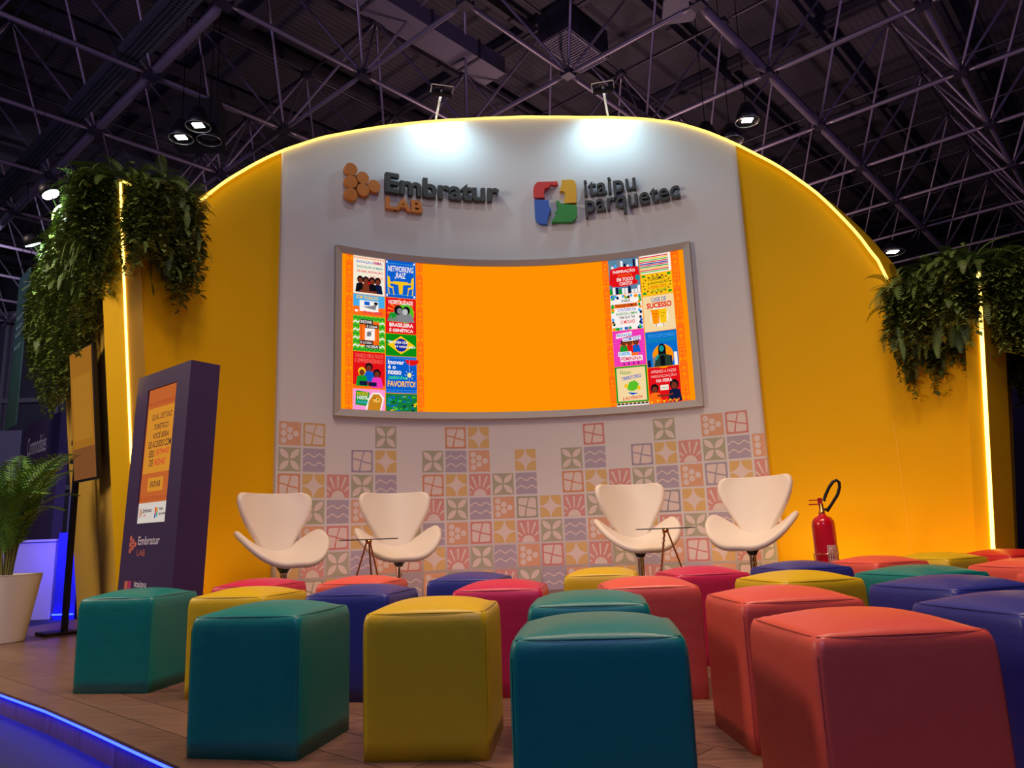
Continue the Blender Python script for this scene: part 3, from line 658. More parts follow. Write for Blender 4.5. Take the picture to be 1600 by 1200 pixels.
# ------------------------------------------------------------------ two floodlights over the rim
def flood(a, lab, first=None):
    z = topz(a); base = cyl(a, z, -0.06); inw = (cyl(a, z, 1) - cyl(a, z, 0)).normalized(); tan = Vector((-inw.y, inw.x, 0))
    root = empty('floodlight', base, label=lab, cat='floodlight', group='arm floodlights on the arched wall')
    head = Vector(inw * 0.36 + Vector((0, 0, 0.19)))
    bm = bmesh.new(); tube(bm, [(0, 0, 0), (0, 0, 0.06), head * 0.6 + Vector((0, 0, .03)), head], 0.013, 8); obj('arm', bm, mat('white_arm', rgb(225, 215, 205), 0.4), root)
    M = Matrix.Translation(head) @ Matrix((( tan.x, inw.x, 0, 0), (tan.y, inw.y, 0, 0), (0, 0, 1, 0), (0, 0, 0, 1))) @ Matrix.Rotation(R(-50), 4, 'X')
    bm = bmesh.new(); box(bm, (0, 0, -.03), (.20, .12, .03), m=M)
    for i in range(7): box(bm, (-.08 + i * .027, 0, -.005), (.006, .1, .03), m=M)
    hd = obj('lamp_head', bm, M_black, root, bevel=.003)
    bm = bmesh.new(); tube(bm, [M @ Vector(p) for p in ((-.11, 0, -.03), (-.11, 0, .05), (.11, 0, .05), (.11, 0, -.03))], 0.006, 6); obj('bracket', bm, mat('white_arm', None), root)
    bm = bmesh.new(); box(bm, (0, 0, -.0465), (.17, .09, .002), m=M); obj('lens', bm, glow('flood_lens', 235, 250, 255, 6), hd)
    hp = base + head + Vector((0, 0, -0.06))
    light('floodlight_beam', 'SPOT', hp, (0.58, 0.88, 1.0), 42, cyl(a, 4.55, 0.03), 0.05, 150, 1.0)
flood(-16.6, 'left of the two small floodlights on arms above the white wall')
flood(14.0, 'right of the two small floodlights on arms above the white wall')

# ------------------------------------------------------------------ upholstered cube stools
def stool_parts():
    h, a = 0.437, 0.2
    def rr(t, r=0.022, aa=a):      # rounded square outline, 40 points
        pts = []
        for q, (sx, sy) in enumerate(((1, 1), (-1, 1), (-1, -1), (1, -1))):
            for k in range(5):
                an = PI / 2 * q + PI / 2 * k / 4; pts.append(((aa - r) * sx + r * math.cos(an), (aa - r) * sy + r * math.sin(an)))
            nx = ((-1, 1), (-1, -1), (1, -1), (1, 1))[q]
            x0, y0 = pts[-1]; an = PI / 2 * (q + 1); x1, y1 = (aa - r) * nx[0] + r * math.cos(an), (aa - r) * nx[1] + r * math.sin(an)
            for k in range(1, 6): pts.append((x0 + (x1 - x0) * k / 6, y0 + (y1 - y0) * k / 6))
        return pts
    rn = random.Random(5)
    bm = bmesh.new(); rings = []
    for z, s in ((0.0, 1.0), (0.06, 1.003), (0.15, 1.006), (0.25, 1.008), (0.34, 1.008), (0.385, 1.006), (0.408, 1.0), (0.424, .984), (0.434, .962), (h, 0.945)):
        rings.append([bm.verts.new((x * s * (1 + .002 * rn.uniform(-1, 1)), y * s * (1 + .002 * rn.uniform(-1, 1)), z)) for x, y in rr(0)])
    n = len(rings[0])
    for p, q in zip(rings, rings[1:]):
        for k in range(n): bm.faces.new((p[k], p[(k + 1) % n], q[(k + 1) % n], q[k])).smooth = True
    bm.faces.new(rings[0][::-1]); bm.faces.new(rings[-1])
    body = bm
    bm = bmesh.new(); G = 18; g_ = []
    for j in range(G + 1):
        for i in range(G + 1):
            x, y = -1 + 2 * i / G, -1 + 2 * j / G
            d = (1 - abs(x) ** 2.6) * (1 - abs(y) ** 2.6); z = h + 0.034 * d ** 0.85
            X = .945 * a * x * (1.0 + 0.018 * (1 - y * y) * (abs(x) > .98)); Y = .945 * a * y * (1.0 + 0.018 * (1 - x * x) * (abs(y) > .98))
            cr = max(0, abs(x) + abs(y) - 1.86) * 0.5; X *= 1 - cr * .35; Y *= 1 - cr * .35
            if max(abs(x), abs(y)) < .95: z += 0.0018 * math.sin(9 * x + 4 * y) * abs(x * y)
            g_.append(bm.verts.new((X, Y, z)))
    for j in range(G):
        for i in range(G):
            k = j * (G + 1) + i; bm.faces.new((g_[k], g_[k + 1], g_[k + G + 2], g_[k + G + 1])).smooth = True
    ring = [g_[i] for i in range(G + 1)] + [g_[j * (G + 1) + G] for j in range(1, G + 1)] + [g_[G * (G + 1) + i] for i in range(G - 1, -1, -1)] + [g_[j * (G + 1)] for j in range(G - 1, 0, -1)]
    lo = [bm.verts.new(v.co + Vector((0, 0, -0.006))) for v in ring]
    for k in range(len(ring)): bm.faces.new((ring[k], lo[k], lo[(k + 1) % len(ring)], ring[(k + 1) % len(ring)]))
    seam_pts = [v.co.copy() * 1.0 + Vector((0, 0, -.001)) for v in ring]
    top = fixn(bm)
    bm = bmesh.new(); tube(bm, [Vector((p.x * 1.006, p.y * 1.006, p.z)) for p in seam_pts] + [Vector((seam_pts[0].x * 1.006, seam_pts[0].y * 1.006, seam_pts[0].z))], 0.0007, 5)
    for sx, sy in ((1, 1), (-1, 1), (-1, -1), (1, -1)):
        tube(bm, [(sx * .1945, sy * .1945, 0.0), (sx * .196, sy * .196, .2), (sx * .195, sy * .195, .395), (sx * .186, sy * .186, .432)], 0.0006, 5)
    return body, top, bm
SC = dict(teal=(0, 124, 120), yellow=(214, 180, 26), coral=(226, 90, 76), pink=(206, 34, 84), blue=(44, 52, 138), red=(214, 40, 40))
SM = {}; SMD = {}
for k, c in SC.items():
    SM[k] = mat('vinyl_' + k, rgb(*c), 0.40, bump=(14, 0.22), spec=0.6); SMD[k] = mat('seam_' + k, rgb(*[int(v * .62) for v in c]), 0.6)
_b, _t, _s = stool_parts()
meshes = {}
for nm, bb in (('body', _b), ('cushion_top', _t), ('seam', _s)):
    me = bpy.data.meshes.new(nm); bb.to_mesh(me); bb.free(); meshes[nm] = me
proto = {}
def stool(x, y, deg, col, lab, s=1.0):
    if col not in proto:
        r = empty('cube_stool', (x, y, 0), R(deg))
        for nm in ('body', 'cushion_top', 'seam'):
            me = meshes[nm].copy(); me.materials.clear(); me.materials.append((SMD if nm == 'seam' else SM)[col])
            o = bpy.data.objects.new(nm, me); COL.objects.link(o); o.parent = (last if nm == 'seam' else r); last = o
        proto[col] = r
    else:
        r = copy_tree(proto[col]); r.location = (x, y, 0); r.rotation_euler = (0, 0, R(deg))
    tag(r, lab, 'stool', 'upholstered cube stools'); r.scale = (s, s, s); return r
STOOLS = [
 (-1.93, 3.96, -9, 'teal', 'teal cube stool at the far left end, with bare wood floor beside it'),
 (-1.29, 3.72, -13, 'yellow', 'yellow cube stool between the leftmost teal stool and the big front-left teal stool'),
 (-0.87, 2.77, -12, 'teal', 'big teal cube stool in the front row, left of the front yellow stool'),
 (-0.29, 2.68, -5, 'yellow', 'tall-looking yellow cube stool in the middle of the front row'),
 (0.19, 1.96, -6, 'teal', 'nearest teal cube stool at the bottom centre, cut by the photo edge'),
 (0.24, 2.72, -6, 'teal', 'teal cube stool hidden behind the nearest teal stool, only its top showing'),
 (0.80, 1.86, 3, 'coral', 'largest coral cube stool in the front right corner'),
 (0.87, 2.62, 3, 'coral', 'coral cube stool directly behind the largest coral stool'),
 (0.55, 3.39, -2, 'coral', 'coral cube stool in the centre, behind the half-hidden teal stool'),
 (0.47, 4.36, -10, 'yellow', 'yellow cube stool at the back centre, in front of the tiled wall'),
 (0.96, 4.11, 6, 'pink', 'pink cube stool in the back row, under the right glass table'),
 (-0.08, 3.55, -6, 'pink', 'pink cube stool behind the tall-looking front yellow stool'),
 (-0.27, 4.36, -12, 'blue', 'blue cube stool in the back row left of centre, behind a pink stool'),
 (-0.72, 3.58, -12, 'blue', 'blue cube stool right behind the big front-left teal stool'),
 (-0.89, 4.42, -12, 'coral', 'coral cube stool at the back left, in front of the left glass table'),
 (-1.52, 4.55, -10, 'pink', 'pink cube stool at the back left, behind the left yellow stool'),
 (1.55, 4.28, 12, 'blue', 'blue cube stool in the back row, beneath the rightmost white chair'),
 (1.22, 3.42, 14, 'yellow', 'yellow cube stool on the right, between a blue stool and a coral stool'),
 (2.1, 4.55, 20, 'coral', 'coral cube stool in front of the red fire extinguisher'),
 (2.55, 4.72, 28, 'yellow', 'yellow cube stool at the far right back, next to the yellow wall'),
 (3.02, 4.82, 20, 'red', 'red cube stool farthest back, beside the right corner light strip'),
 (1.80, 3.50, 20, 'teal', 'teal cube stool on the right side, behind the big blue stool'),
 (1.56, 2.82, 18, 'blue', 'big blue cube stool on the right, in front of the right teal stool'),
 (1.36, 2.12, 12, 'blue', 'blue cube stool cut by the right edge of the photo, beside the largest coral stool'),
 (2.46, 3.72, 12, 'coral', 'coral cube stool near the right edge, behind the right teal stool'),
 (2.30, 3.10, 12, 'coral', 'coral cube stool mostly outside the right edge, behind the blue stools'),
]
for s in STOOLS: stool(*s)

# ------------------------------------------------------------------ swivel shell chairs
def swan_chair():
    root = empty('lounge_chair', (0, 0, 0))
    # seat shell: saddle with two raised wings (front is -Y)
    bm = bmesh.new(); NR, NA = 7, 40; rings = []; c0 = None
    def seat(x, y):
        u = x / .365
        return .40 + .20 * abs(u) ** 2.0 + .42 * y * abs(u) ** 1.2 - .04 * (max(0, -y) / .25) ** 2 + (0.05 * max(0, y) / .2 * (1 - u * u))
    c0 = bm.verts.new((0, 0, seat(0, 0)))
    for i in range(1, NR + 1):
        ring = []
        for k in range(NA):
            a = 2 * PI * k / NA; q = i / NR; ca, sa = math.cos(a), math.sin(a)
            ex = .345 * q * (abs(ca) ** .8) * (1 if ca >= 0 else -1); dy = .25 if sa < 0 else .17
            ey = dy * q * (abs(sa) ** .75) * (1 if sa >= 0 else -1)
            ey += .05 * (ex / .365) ** 2
            ring.append(bm.verts.new((ex, ey, seat(ex, ey))))
        rings.append(ring)
    for k in range(NA): bm.faces.new((c0, rings[0][k], rings[0][(k + 1) % NA]))
    for p, q in zip(rings, rings[1:]):
        for k in range(NA): bm.faces.new((p[k], q[k], q[(k + 1) % NA], p[(k + 1) % NA]))
    fixn(bm)
    o = obj('seat_shell', bm, M_chair, root, smooth=True)
    md = o.modifiers.new('t', 'SOLIDIFY'); md.thickness = .05; md.offset = 0; md2 = o.modifiers.new('s', 'SUBSURF'); md2.levels = md2.render_levels = 2
    # back shell: broad at the top with round corners, narrow at the seat, wrapped forwards
    bm = bmesh.new(); NV, NU = 12, 12; G = []
    TT = [0, .1, .2, .3, .4, .5, .6, .7, .8, .88, .94, .98, 1.0]; WW = [.08, .10, .125, .155, .19, .225, .255, .278, .292, .296, .288, .268, .232]
    for j in range(NV + 1):
        t, w = TT[j], WW[j]
        row = []
        for i in range(NU + 1):
            u = -1 + 2 * i / NU; x = w * u
            z = .38 + .52 * t - .012 * (1 - u * u) * t
            y = .12 + .17 * t - 1.15 * x * x - .02 * t * (abs(u) ** 3)
            row.append(bm.verts.new((x, y, z)))
        G.append(row)
    for a, b in zip(G, G[1:]):
        for i in range(NU): bm.faces.new((a[i], a[i + 1], b[i + 1], b[i]))
    fixn(bm); o = obj('back_shell', bm, M_chair, root, smooth=True)
    md = o.modifiers.new('t', 'SOLIDIFY'); md.thickness = .052; md.offset = 0; md2 = o.modifiers.new('s', 'SUBSURF'); md2.levels = md2.render_levels = 2
    bm = bmesh.new(); lathe(bm, [(.028, .30), (.034, .315), (.055, .345), (.085, .372), (.12, .388), (.12, .394), (.05, .398)], 20); obj('seat_plate', bm, M_black, root)
    bm = bmesh.new(); lathe(bm, [(.024, .02), (.024, .295), (.031, .296), (.031, .305), (.012, .306)], 20); pd_ = obj('pedestal', bm, M_chrome, root)
    bm = bmesh.new(); lathe(bm, [(.20, 0), (.205, .006), (.17, .012), (.05, .02), (.026, .035), (.024, .04)], 36); obj('base', bm, M_chrome, pd_)
    return root
ch = swan_chair()
CH = [(-1.71, 5.62, 42, 'white shell lounge chair at the far left, turned to the right'),
      (-0.945, 6.1, 19, 'white shell lounge chair second from left, behind the left glass table'),
      (0.965, 6.1, 9, 'white shell lounge chair second from right, behind the right glass table'),
      (1.74, 5.74, -38, 'white shell lounge chair at the far right, near the fire extinguisher')]
for i, (x, y, d, lab) in enumerate(CH):
    o = ch if i == 0 else copy_tree(ch); o.location = (x, y, .15); o.rotation_euler = (0, 0, R(d)); tag(o, lab, 'chair', 'white lounge chairs on the stage')

# ------------------------------------------------------------------ glass side tables
def side_table(x, y, rz, lab, cable):
    r = empty('side_table', (x, y, .15), R(rz), label=lab, cat='table', group='glass side tables')
    h = .525
    bm = bmesh.new(); lathe(bm, [(.0, h - .008), (.213, h - .008), (.216, h - .004), (.213, h), (0.0, h)], 48); bmesh.ops.remove_doubles(bm, verts=bm.verts[:], dist=1e-5)
    for f in bm.faces:
        if all((v.co.x ** 2 + v.co.y ** 2) > .2 ** 2 for v in f.verts): f.material_index = 1
    obj('table_top', bm, [M_glass, mat('glass_edge', rgb(84, 92, 90), .2)], r)
    bm = bmesh.new(); lathe(bm, [(.02, h - .035), (.024, h - .03), (.024, h - .0085), (.02, h - .0083)], 16); obj('hub', bm, M_copper, r)
    for k in range(3):
        a = R(200 + 120 * k); bm = bmesh.new(); tube(bm, [(.016 * math.cos(a), .016 * math.sin(a), h - .03), (.17 * math.cos(a), .17 * math.sin(a), 0.008)], .0065, 10)
        obj('leg', bm, M_copper, r)
    if cable:
        a = R(200 + 240); bm = bmesh.new(); pts = []
        for i in range(70):
            t = i / 69; ph = 2 * PI * 14 * t; rr = .016 + .154 * t
            pts.append((rr * math.cos(a) + .011 * math.cos(ph), rr * math.sin(a) + .011 * math.sin(ph), (h - .035) * (1 - t) + .01))
        tube(bm, pts, .003, 6); obj('cable', bm, mat('white_cable', rgb(225, 220, 210), 0.4), r, label='white cable wound round a leg')
side_table(-1.085, 5.58, 8, 'round glass side table with copper legs, the left one', False)
side_table(1.07, 5.55, 30, 'round glass side table with copper legs and white cable, the right one', True)

# ------------------------------------------------------------------ fire extinguisher on a wire stand
ex = empty('fire_extinguisher', (2.24, 5.62, .15), R(-12), label='red fire extinguisher with black hose standing against the yellow wall', cat='fire extinguisher')
M_red = mat('red_enamel', rgb(196, 14, 36), 0.22, coat=.4)
bm = bmesh.new(); lathe(bm, [(.062, .06), (.078, .07), (.08, .10), (.08, .50), (.076, .53), (.06, .555), (.035, .568), (.026, .575), (.024, .585)], 36); obj('cylinder', bm, M_red, ex)
bm = bmesh.new(); lathe(bm, [(.022, .58), (.024, .6), (.016, .605), (.016, .66)], 16); box(bm, (.02, 0, .615), (.07, .018, .018)); obj('valve', bm, mat('brass', rgb(190, 150, 90), .3, metal=1), ex)
bm = bmesh.new(); box(bm, (-.005, 0, .675), (.03, .022, .05)); box(bm, (-.04, 0, .655), (.09, .02, .008)); box(bm, (-.035, 0, .685), (.09, .02, .008), ); obj('handle', bm, mat('red_handle', rgb(180, 20, 30), .4), ex, bevel=.002)
bm = bmesh.new(); tube(bm, [(.018, -.02, .675), (.035, -.03, .72), (.065, -.035, .775), (.095, -.035, .812), (.12, -.035, .822), (.137, -.035, .805), (.136, -.035, .77), (.115, -.035, .715), (.075, -.035, .66), (.03, -.03, .60)], .0115, 10); obj('hose', bm, M_black, ex, smooth=True)
P = Paint(); P.lay = .0006
LB_ = mat('label_cream', rgb(226, 205, 190), .5); LR_ = mat('label_red', rgb(190, 30, 40), .5); LY_ = mat('label_yellow', rgb(220, 170, 40), .5); LGn = mat('label_green', rgb(60, 110, 50), .5)
P.rect(0, 0, .075, .23, LB_, 1); P.rect(.006, .006, .069, .224, LR_, 2); P.rect(.009, .009, .066, .221, LB_, 3)
P.org = (0, 0); V, F = text_mesh('LIGHT FOGO', .02)
a_, b_, c_, d_ = bounds(V); vs = [P.bm.verts.new((.06 - (v[1] - c_) / (d_ - c_) * .026, .045 + (v[0] - a_) / (b_ - a_) * .165, 4 * P.lay)) for v in V]; k_ = P.mi(LR_)
for f in F: 
    try: P.bm.faces.new([vs[i] for i in f][::-1]).material_index = k_
    except ValueError: pass
P.circ(.045, .027, .014, LR_, 4, n=3); P.rect(.018, .05, .024, .2, LR_, 4)
P.rect(.082, 0, .14, .23, LY_, 1); P.rect(.088, .15, .118, .19, LB_, 2); P.rect(.09, .155, .116, .17, LGn, 3)
for i in range(5): P.rect(.09, .02 + i * .022, .13, .028 + i * .022, LB_, 2)
bm = P.finish(lambda u, v, w: Vector(((.0808 + w) * math.sin((u - .005) / .08), -(.0808 + w) * math.cos((u - .005) / .08), .13 + v)), .01)
obj('label_sticker', bm, P.mats, ex, label='cream and yellow printed labels')
bm = bmesh.new(); tube(bm, [(.093 * math.cos(2 * PI * k / 24), 0.093 * math.sin(2 * PI * k / 24), .30) for k in range(25)], .003, 6)
for k in range(3):
    a = 2 * PI * k / 3 + .5; tube(bm, [(.093 * math.cos(a), .093 * math.sin(a), .30), (.093 * math.cos(a), .093 * math.sin(a), .05), (.12 * math.cos(a), .12 * math.sin(a), .003)], .003, 6)
tube(bm, [(.093 * math.cos(2 * PI * k / 24), .093 * math.sin(2 * PI * k / 24), .055) for k in range(25)], .003, 6)
for k in range(3):
    a = 2 * PI * k / 3 + .5; tube(bm, [(.093 * math.cos(a), .093 * math.sin(a), .055), (-.093 * math.cos(a), -.093 * math.sin(a), .055)], .003, 6)
obj('wire_stand', bm, M_chrome, ex)

# ------------------------------------------------------------------ purple totem with touch screen
PL = Vector((-2.712, 5.2, 0)); PRr = Vector((-2.122, 4.7, 0)); KW = (PRr - PL).length; kd = (PRr - PL).normalized(); kn = Vector((-kd.y, kd.x, 0))
if kn.y < 0: kn = -kn
kw = empty('info_totem', PL, math.atan2(kd.y, kd.x), label='tall dark purple totem with an orange touch screen beside the left light strip', cat='kiosk')
kw.rotation_euler = (R(-2.1), 0, math.atan2(kd.y, kd.x))
M_pur = mat('purple_panel', rgb(62, 44, 86), 0.5, bump=(200, .05)); KH, KD = 1.86, .2
sx0, sx1, sz0, sz1 = .175, .595, .83, 1.745
bm = bmesh.new()
for (x0, x1, z0, z1) in ((0, sx0, 0, KH), (sx1, KW, 0, KH), (sx0, sx1, 0, sz0), (sx0, sx1, sz1, KH)):
    box(bm, ((x0 + x1) / 2, KD / 2, (z0 + z1) / 2), (x1 - x0, KD, z1 - z0))
box(bm, ((sx0 + sx1) / 2, .013 + KD * .4, (sz0 + sz1) / 2), (sx1 - sx0, KD * .8, sz1 - sz0))
bmesh.ops.remove_doubles(bm, verts=bm.verts[:], dist=1e-5)
obj('cabinet', bm, M_pur, kw)
def k(r_, g_, b_, nm): return glow('kiosk_' + nm, r_, g_, b_)
K1, K2, K3, KK, KR, KWt, KG = k(186, 94, 44, 'a'), k(206, 134, 42, 'b'), k(174, 78, 38, 'c'), k(30, 18, 40, 'd'), k(200, 30, 50, 'e'), k(206, 196, 186, 'f'), k(30, 150, 120, 'g')
P = Paint(); P.lay = .0008; P.rect(0, 0, 1, 1, K1, 1); P.rect(0, 0, 1, .145, KWt, 2); P.rect(.03, .36, .99, .85, K2, 2); P.rect(.25, .225, .78, .325, K2, 2)
for i in range(14): P.rect(.07 * i + .02, .87, .07 * i + .06, .9, K3, 2); P.rect(.07 * i + .02, .16, .07 * i + .06, .19, K3, 2)
for i, (t, x0, x1) in enumerate((('QUAL DESTINO', .2, .9), ('TURÍSTICO', .3, .8), ('VOCÊ SERIA', .28, .84), ('DE ACORDO COM', .16, .94))):
    P.text(t, x0, .75 - i * .068, x1, .80 - i * .068, KK, 4, .01, .1)
P.text('SEU', .2, .478, .4, .528, KK, 4, .01, .1); P.text('JEITINHO', .45, .478, .9, .528, KR, 4, .01, .1); P.text('DE', .24, .41, .38, .46, KK, 4, .01, .1); P.text('INOVAR?', .42, .41, .8, .46, KR, 4, .01, .1)
P.text('INOVAR', .35, .252, .7, .298, KK, 4, .01, .1)
P.text('Embratur', .18, .075, .5, .105, KK, 4, .02); P.text('LAB', .18, .045, .3, .065, K1, 4, .01)
for (x, y) in ((.08, .1), (.08, .075), (.08, .05), (.115, .088), (.115, .062), (.15, .075)): P.circ(x, y, .016, K1, 4, n=8, ry=.011)
P.rect(.6, .04, .64, .105, KR, 4); P.rect(.64, .075, .7, .105, k(222, 142, 40, 'b'), 5); P.rect(.66, .04, .7, .075, KG, 5); P.rect(.6, .03, .64, .06, k(30, 70, 160, 'h'), 5)
P.text('itaipu', .74, .078, .88, .105, KK, 4, .02); P.text('parquetec', .74, .045, .97, .068, KK, 4, .02)
bm = P.finish(lambda u, v, w: Vector((sx0 + .002 + u * (sx1 - sx0 - .004), .012 - w, sz0 + .002 + v * (sz1 - sz0 - .004))))
obj('touch_screen', bm, P.mats, kw, label='orange touch screen')
print_parts = []
P = Paint(); P.lay = .0008; MW, MO = mat('print_white', rgb(205, 195, 215), .5), mat('print_salmon', rgb(205, 110, 95), .5)
for (x, z) in ((.135, .735), (.135, .695), (.135, .655), (.17, .715), (.17, .675), (.205, .695)): P.circ(x, z, .019, MO, 1, n=12)
print_parts.append(P); P = Paint(); P.lay = .0008
P.text('Embratur', .245, .69, .555, .745, MW, 1, .02); print_parts.append(P); P = Paint(); P.lay = .0008; P.text('LAB', .245, .62, .36, .66, MO, 1, 0)
print_parts.append(P); P = Paint(); P.lay = .0008
P.rect(.10, .40, .15, .46, MO, 1); P.rect(.155, .41, .2, .46, MAG if False else mat('print_pink', rgb(190, 60, 120), .5), 1); P.rect(.10, .35, .145, .395, mat('print_blue', rgb(60, 80, 180), .5), 1); P.rect(.15, .35, .2, .405, mat('print_green', rgb(60, 140, 100), .5), 1)
print_parts.append(P); P = Paint(); P.lay = .0008; P.text('itaipu', .245, .41, .42, .46, MW, 1, .02); print_parts.append(P); P = Paint(); P.lay = .0008; P.text('parquetec', .245, .345, .53, .395, MW, 1, .02)
print_parts.append(P)
for P in print_parts: obj('printed_logo', P.finish(lambda u, v, w: Vector((u, -w, v))), P.mats, kw)

# ------------------------------------------------------------------ portrait television on a floor stand
TL = Vector((-3.69, 6.3, 0)); TR = Vector((-3.30, 5.95, 0)); td = (TR - TL).normalized(); TW = .52
st = empty('tv_stand', (-3.80, 6.42, 0), math.atan2(td.y, td.x), label='dark floor stand with flat base holding the portrait television', cat='tv stand')
bm = bmesh.new(); box(bm, (0, 0, .0125), (.25, .26, .025)); obj('base_plate', bm, M_dark, st, bevel=.003)
bm = bmesh.new(); box(bm, (0.01, .045, .82), (.07, .035, 1.60)); obj('pole', bm, M_dark, st, bevel=.003)
bm = bmesh.new(); box(bm, (0.12, .015, 1.42), (.32, .02, .04)); box(bm, (.12, .015, 1.58), (.32, .02, .04)); box(bm, (.12, .0, 1.5), (.04, .03, .24)); obj('bracket', bm, M_dark, st)
tv = empty('television', TL + Vector((0, 0, 1.22)), math.atan2(td.y, td.x), label='portrait television with a dim orange picture in front of the olive side wall', cat='television')
tv.rotation_euler = (R(6), 0, math.atan2(td.y, td.x))
bm = bmesh.new(); box(bm, (TW / 2, .018, .55), (TW, .036, 1.10)); obj('casing', bm, M_black, tv, bevel=.004)
P = Paint(); P.lay = .001; P.rect(0, 0, 1, 1, glow('tv_b', 150, 98, 30), 1); P.rect(0, 0, 1, .24, glow('tv_c', 118, 72, 38), 2); P.rect(.1, .3, .92, .8, glow('tv_d', 160, 108, 34), 2)
bm = P.finish(lambda u, v, w: Vector((.015 + u * (TW - .03), -.0006 - w, .018 + v * 1.065))); obj('picture', bm, P.mats, tv)

# ------------------------------------------------------------------ potted palm
pl = empty('potted_palm', (-3.99, 6.0, 0), label='areca palm in a white ribbed planter at the left edge', cat='potted plant')
bm = bmesh.new(); prof = [(.155, 0.0)] + [(.16 + .085 * z / .5 + (.0022 if i % 2 else 0), z) for i, z in enumerate([.5 * j / 46 for j in range(47)])] + [(.25, .505), (.235, .505), (.225, .45), (.0, .45)]
lathe(bm, prof, 48); bmesh.ops.remove_doubles(bm, verts=bm.verts[:], dist=1e-5)
obj('planter', bm, mat('white_planter', rgb(232, 226, 220), .5), pl, label='white ribbed planter')
bm = bmesh.new(); lathe(bm, [(.0, .455), (.222, .455), (.222, .46), (0, .462)], 24); obj('soil', bm, mat('soil', rgb(40, 30, 26), .9), pl)
M_palm = mat('palm_leaf', rgb(96, 136, 52), .45, var=(6, .35)); M_stem = mat('palm_stem', rgb(110, 110, 60), .6)
def palm_frond(bl, bs, az, lean, L, leaf, rn):
    p = Vector((.05 * math.cos(az) * rn.random(), .05 * math.sin(az) * rn.random(), .46)); th = R(rn.uniform(2, 8)); pts = [p.copy()]; n = 22
    for i in range(n):
        t = i / n; th += lean * (t ** 1.5) / n * 2.3; d = Vector((math.cos(az) * math.sin(th), math.sin(az) * math.sin(th), math.cos(th))); p = p + d * L / n; pts.append(p.copy())
    tube(bs, pts, [.006 * (1 - .75 * i / n) for i in range(n + 1)], 5)
    for i in range(7, n + 1):
        d = (pts[i] - pts[i - 1]).normalized(); side = d.cross(Vector((0, 0, 1)))
        if side.length < .1: side = Vector((-math.sin(az), math.cos(az), 0))
        side.normalize(); up = side.cross(d)
        for h in (0, .5):
          q = pts[i - 1].lerp(pts[i], h)
          for sgn in (-1, 1):
            l = leaf * math.sin(PI * min(1, .18 + .8 * (i - 7) / (n - 7))) ** .6 * rn.uniform(.85, 1.1)
            ld = (side * sgn * .8 + d * .7 + up * .12).normalized(); w = d.cross(ld).cross(ld).normalized() * .009
            m1 = q + ld * l * .45; e = q + ld * l + Vector((0, 0, -.22 * l))
            v = [bl.verts.new(x) for x in (q, m1 + w, e, m1 - w)]
            bl.faces.new(v)
bl = bmesh.new(); bs = bmesh.new(); rn = random.Random(11)
for az, lean, L, leaf in ((25, 1.35, 1.22, .26), (-12, 1.7, 1.2, .24), (75, 1.5, 1.3, .24), (120, 1.2, 1.2, .22), (300, 1.6, 1.1, .22), (350, 1.1, .95, .2), (60, 1.3, 1.05, .2), (100, 1.2, 1.1, .22), (150, 1.6, 1.1, .22), (200, 1.7, 1.0, .2), (235, 1.2, .9, .2), (270, 1.9, .85, .18), (300, 1.5, .9, .18), (330, 2.1, .9, .2), (0, 2.3, .8, .18), (35, 2.0, .9, .2), (180, 1.0, 1.25, .22), (285, 1.1, .8, .16), (255, 2.2, .7, .16), (345, 1.3, .75, .16), (210, 2.3, .7, .16)):
    palm_frond(bl, bs, R(az), lean, L, leaf, rn)
for i in range(16):
    a = rn.random() * 6.28; tube(bs, [(.03 * math.cos(a), .03 * math.sin(a), .45), (.06 * math.cos(a), .06 * math.sin(a), .75)], .005, 5)
obj('fronds', bl, M_palm, pl); obj('stems', bs, M_stem, pl)

# ------------------------------------------------------------------ hanging fern beds on the two front corners
M_fern = mat('fern_leaf', rgb(92, 116, 50), .5, var=(5, .5)); M_vine = mat('vine_leaf', rgb(100, 116, 50), .5, var=(7, .5)); M_twig = mat('vine_stem', rgb(70, 62, 32), .7)
def fern_frond(V, F, p, out, L, rise, rn, wid=.075):
    n = 20; az = out + rn.uniform(-.7, .7); th = rise; pts = [Vector(p)]; q = Vector(p); bend = rn.uniform(1.6, 2.6)
    for i in range(n):
        th -= bend / n; th = max(th, -1.45); d = Vector((math.cos(az) * math.cos(th), math.sin(az) * math.cos(th), math.sin(th))); q = q + d * L / n; pts.append(q.copy())
    tw = rn.uniform(-.5, .5)
    for i in range(1, n):
        d = (pts[i + 1] - pts[i - 1]).normalized(); side = d.cross(Vector((0, 0, 1)))
        if side.length < .15: side = Vector((-math.sin(az), math.cos(az), 0))
        side.normalize(); up = side.cross(d); side = side * math.cos(tw) + up * math.sin(tw)
        l = wid * math.sin(PI * (.12 + .86 * i / n)) ** .8
        for s in (-1, 1):
            ld = (side * s + d * .35 + Vector((0, 0, -.15))).normalized(); k = len(V); w = d * (.16 * L / 20 * 2)
            e = pts[i] + ld * l
            V += [pts[i] - w, pts[i] + w, e.lerp(pts[i], .25) + w * .9, e, e.lerp(pts[i], .35) - w * .7]; F.append((k, k + 1, k + 2, k + 3, k + 4))
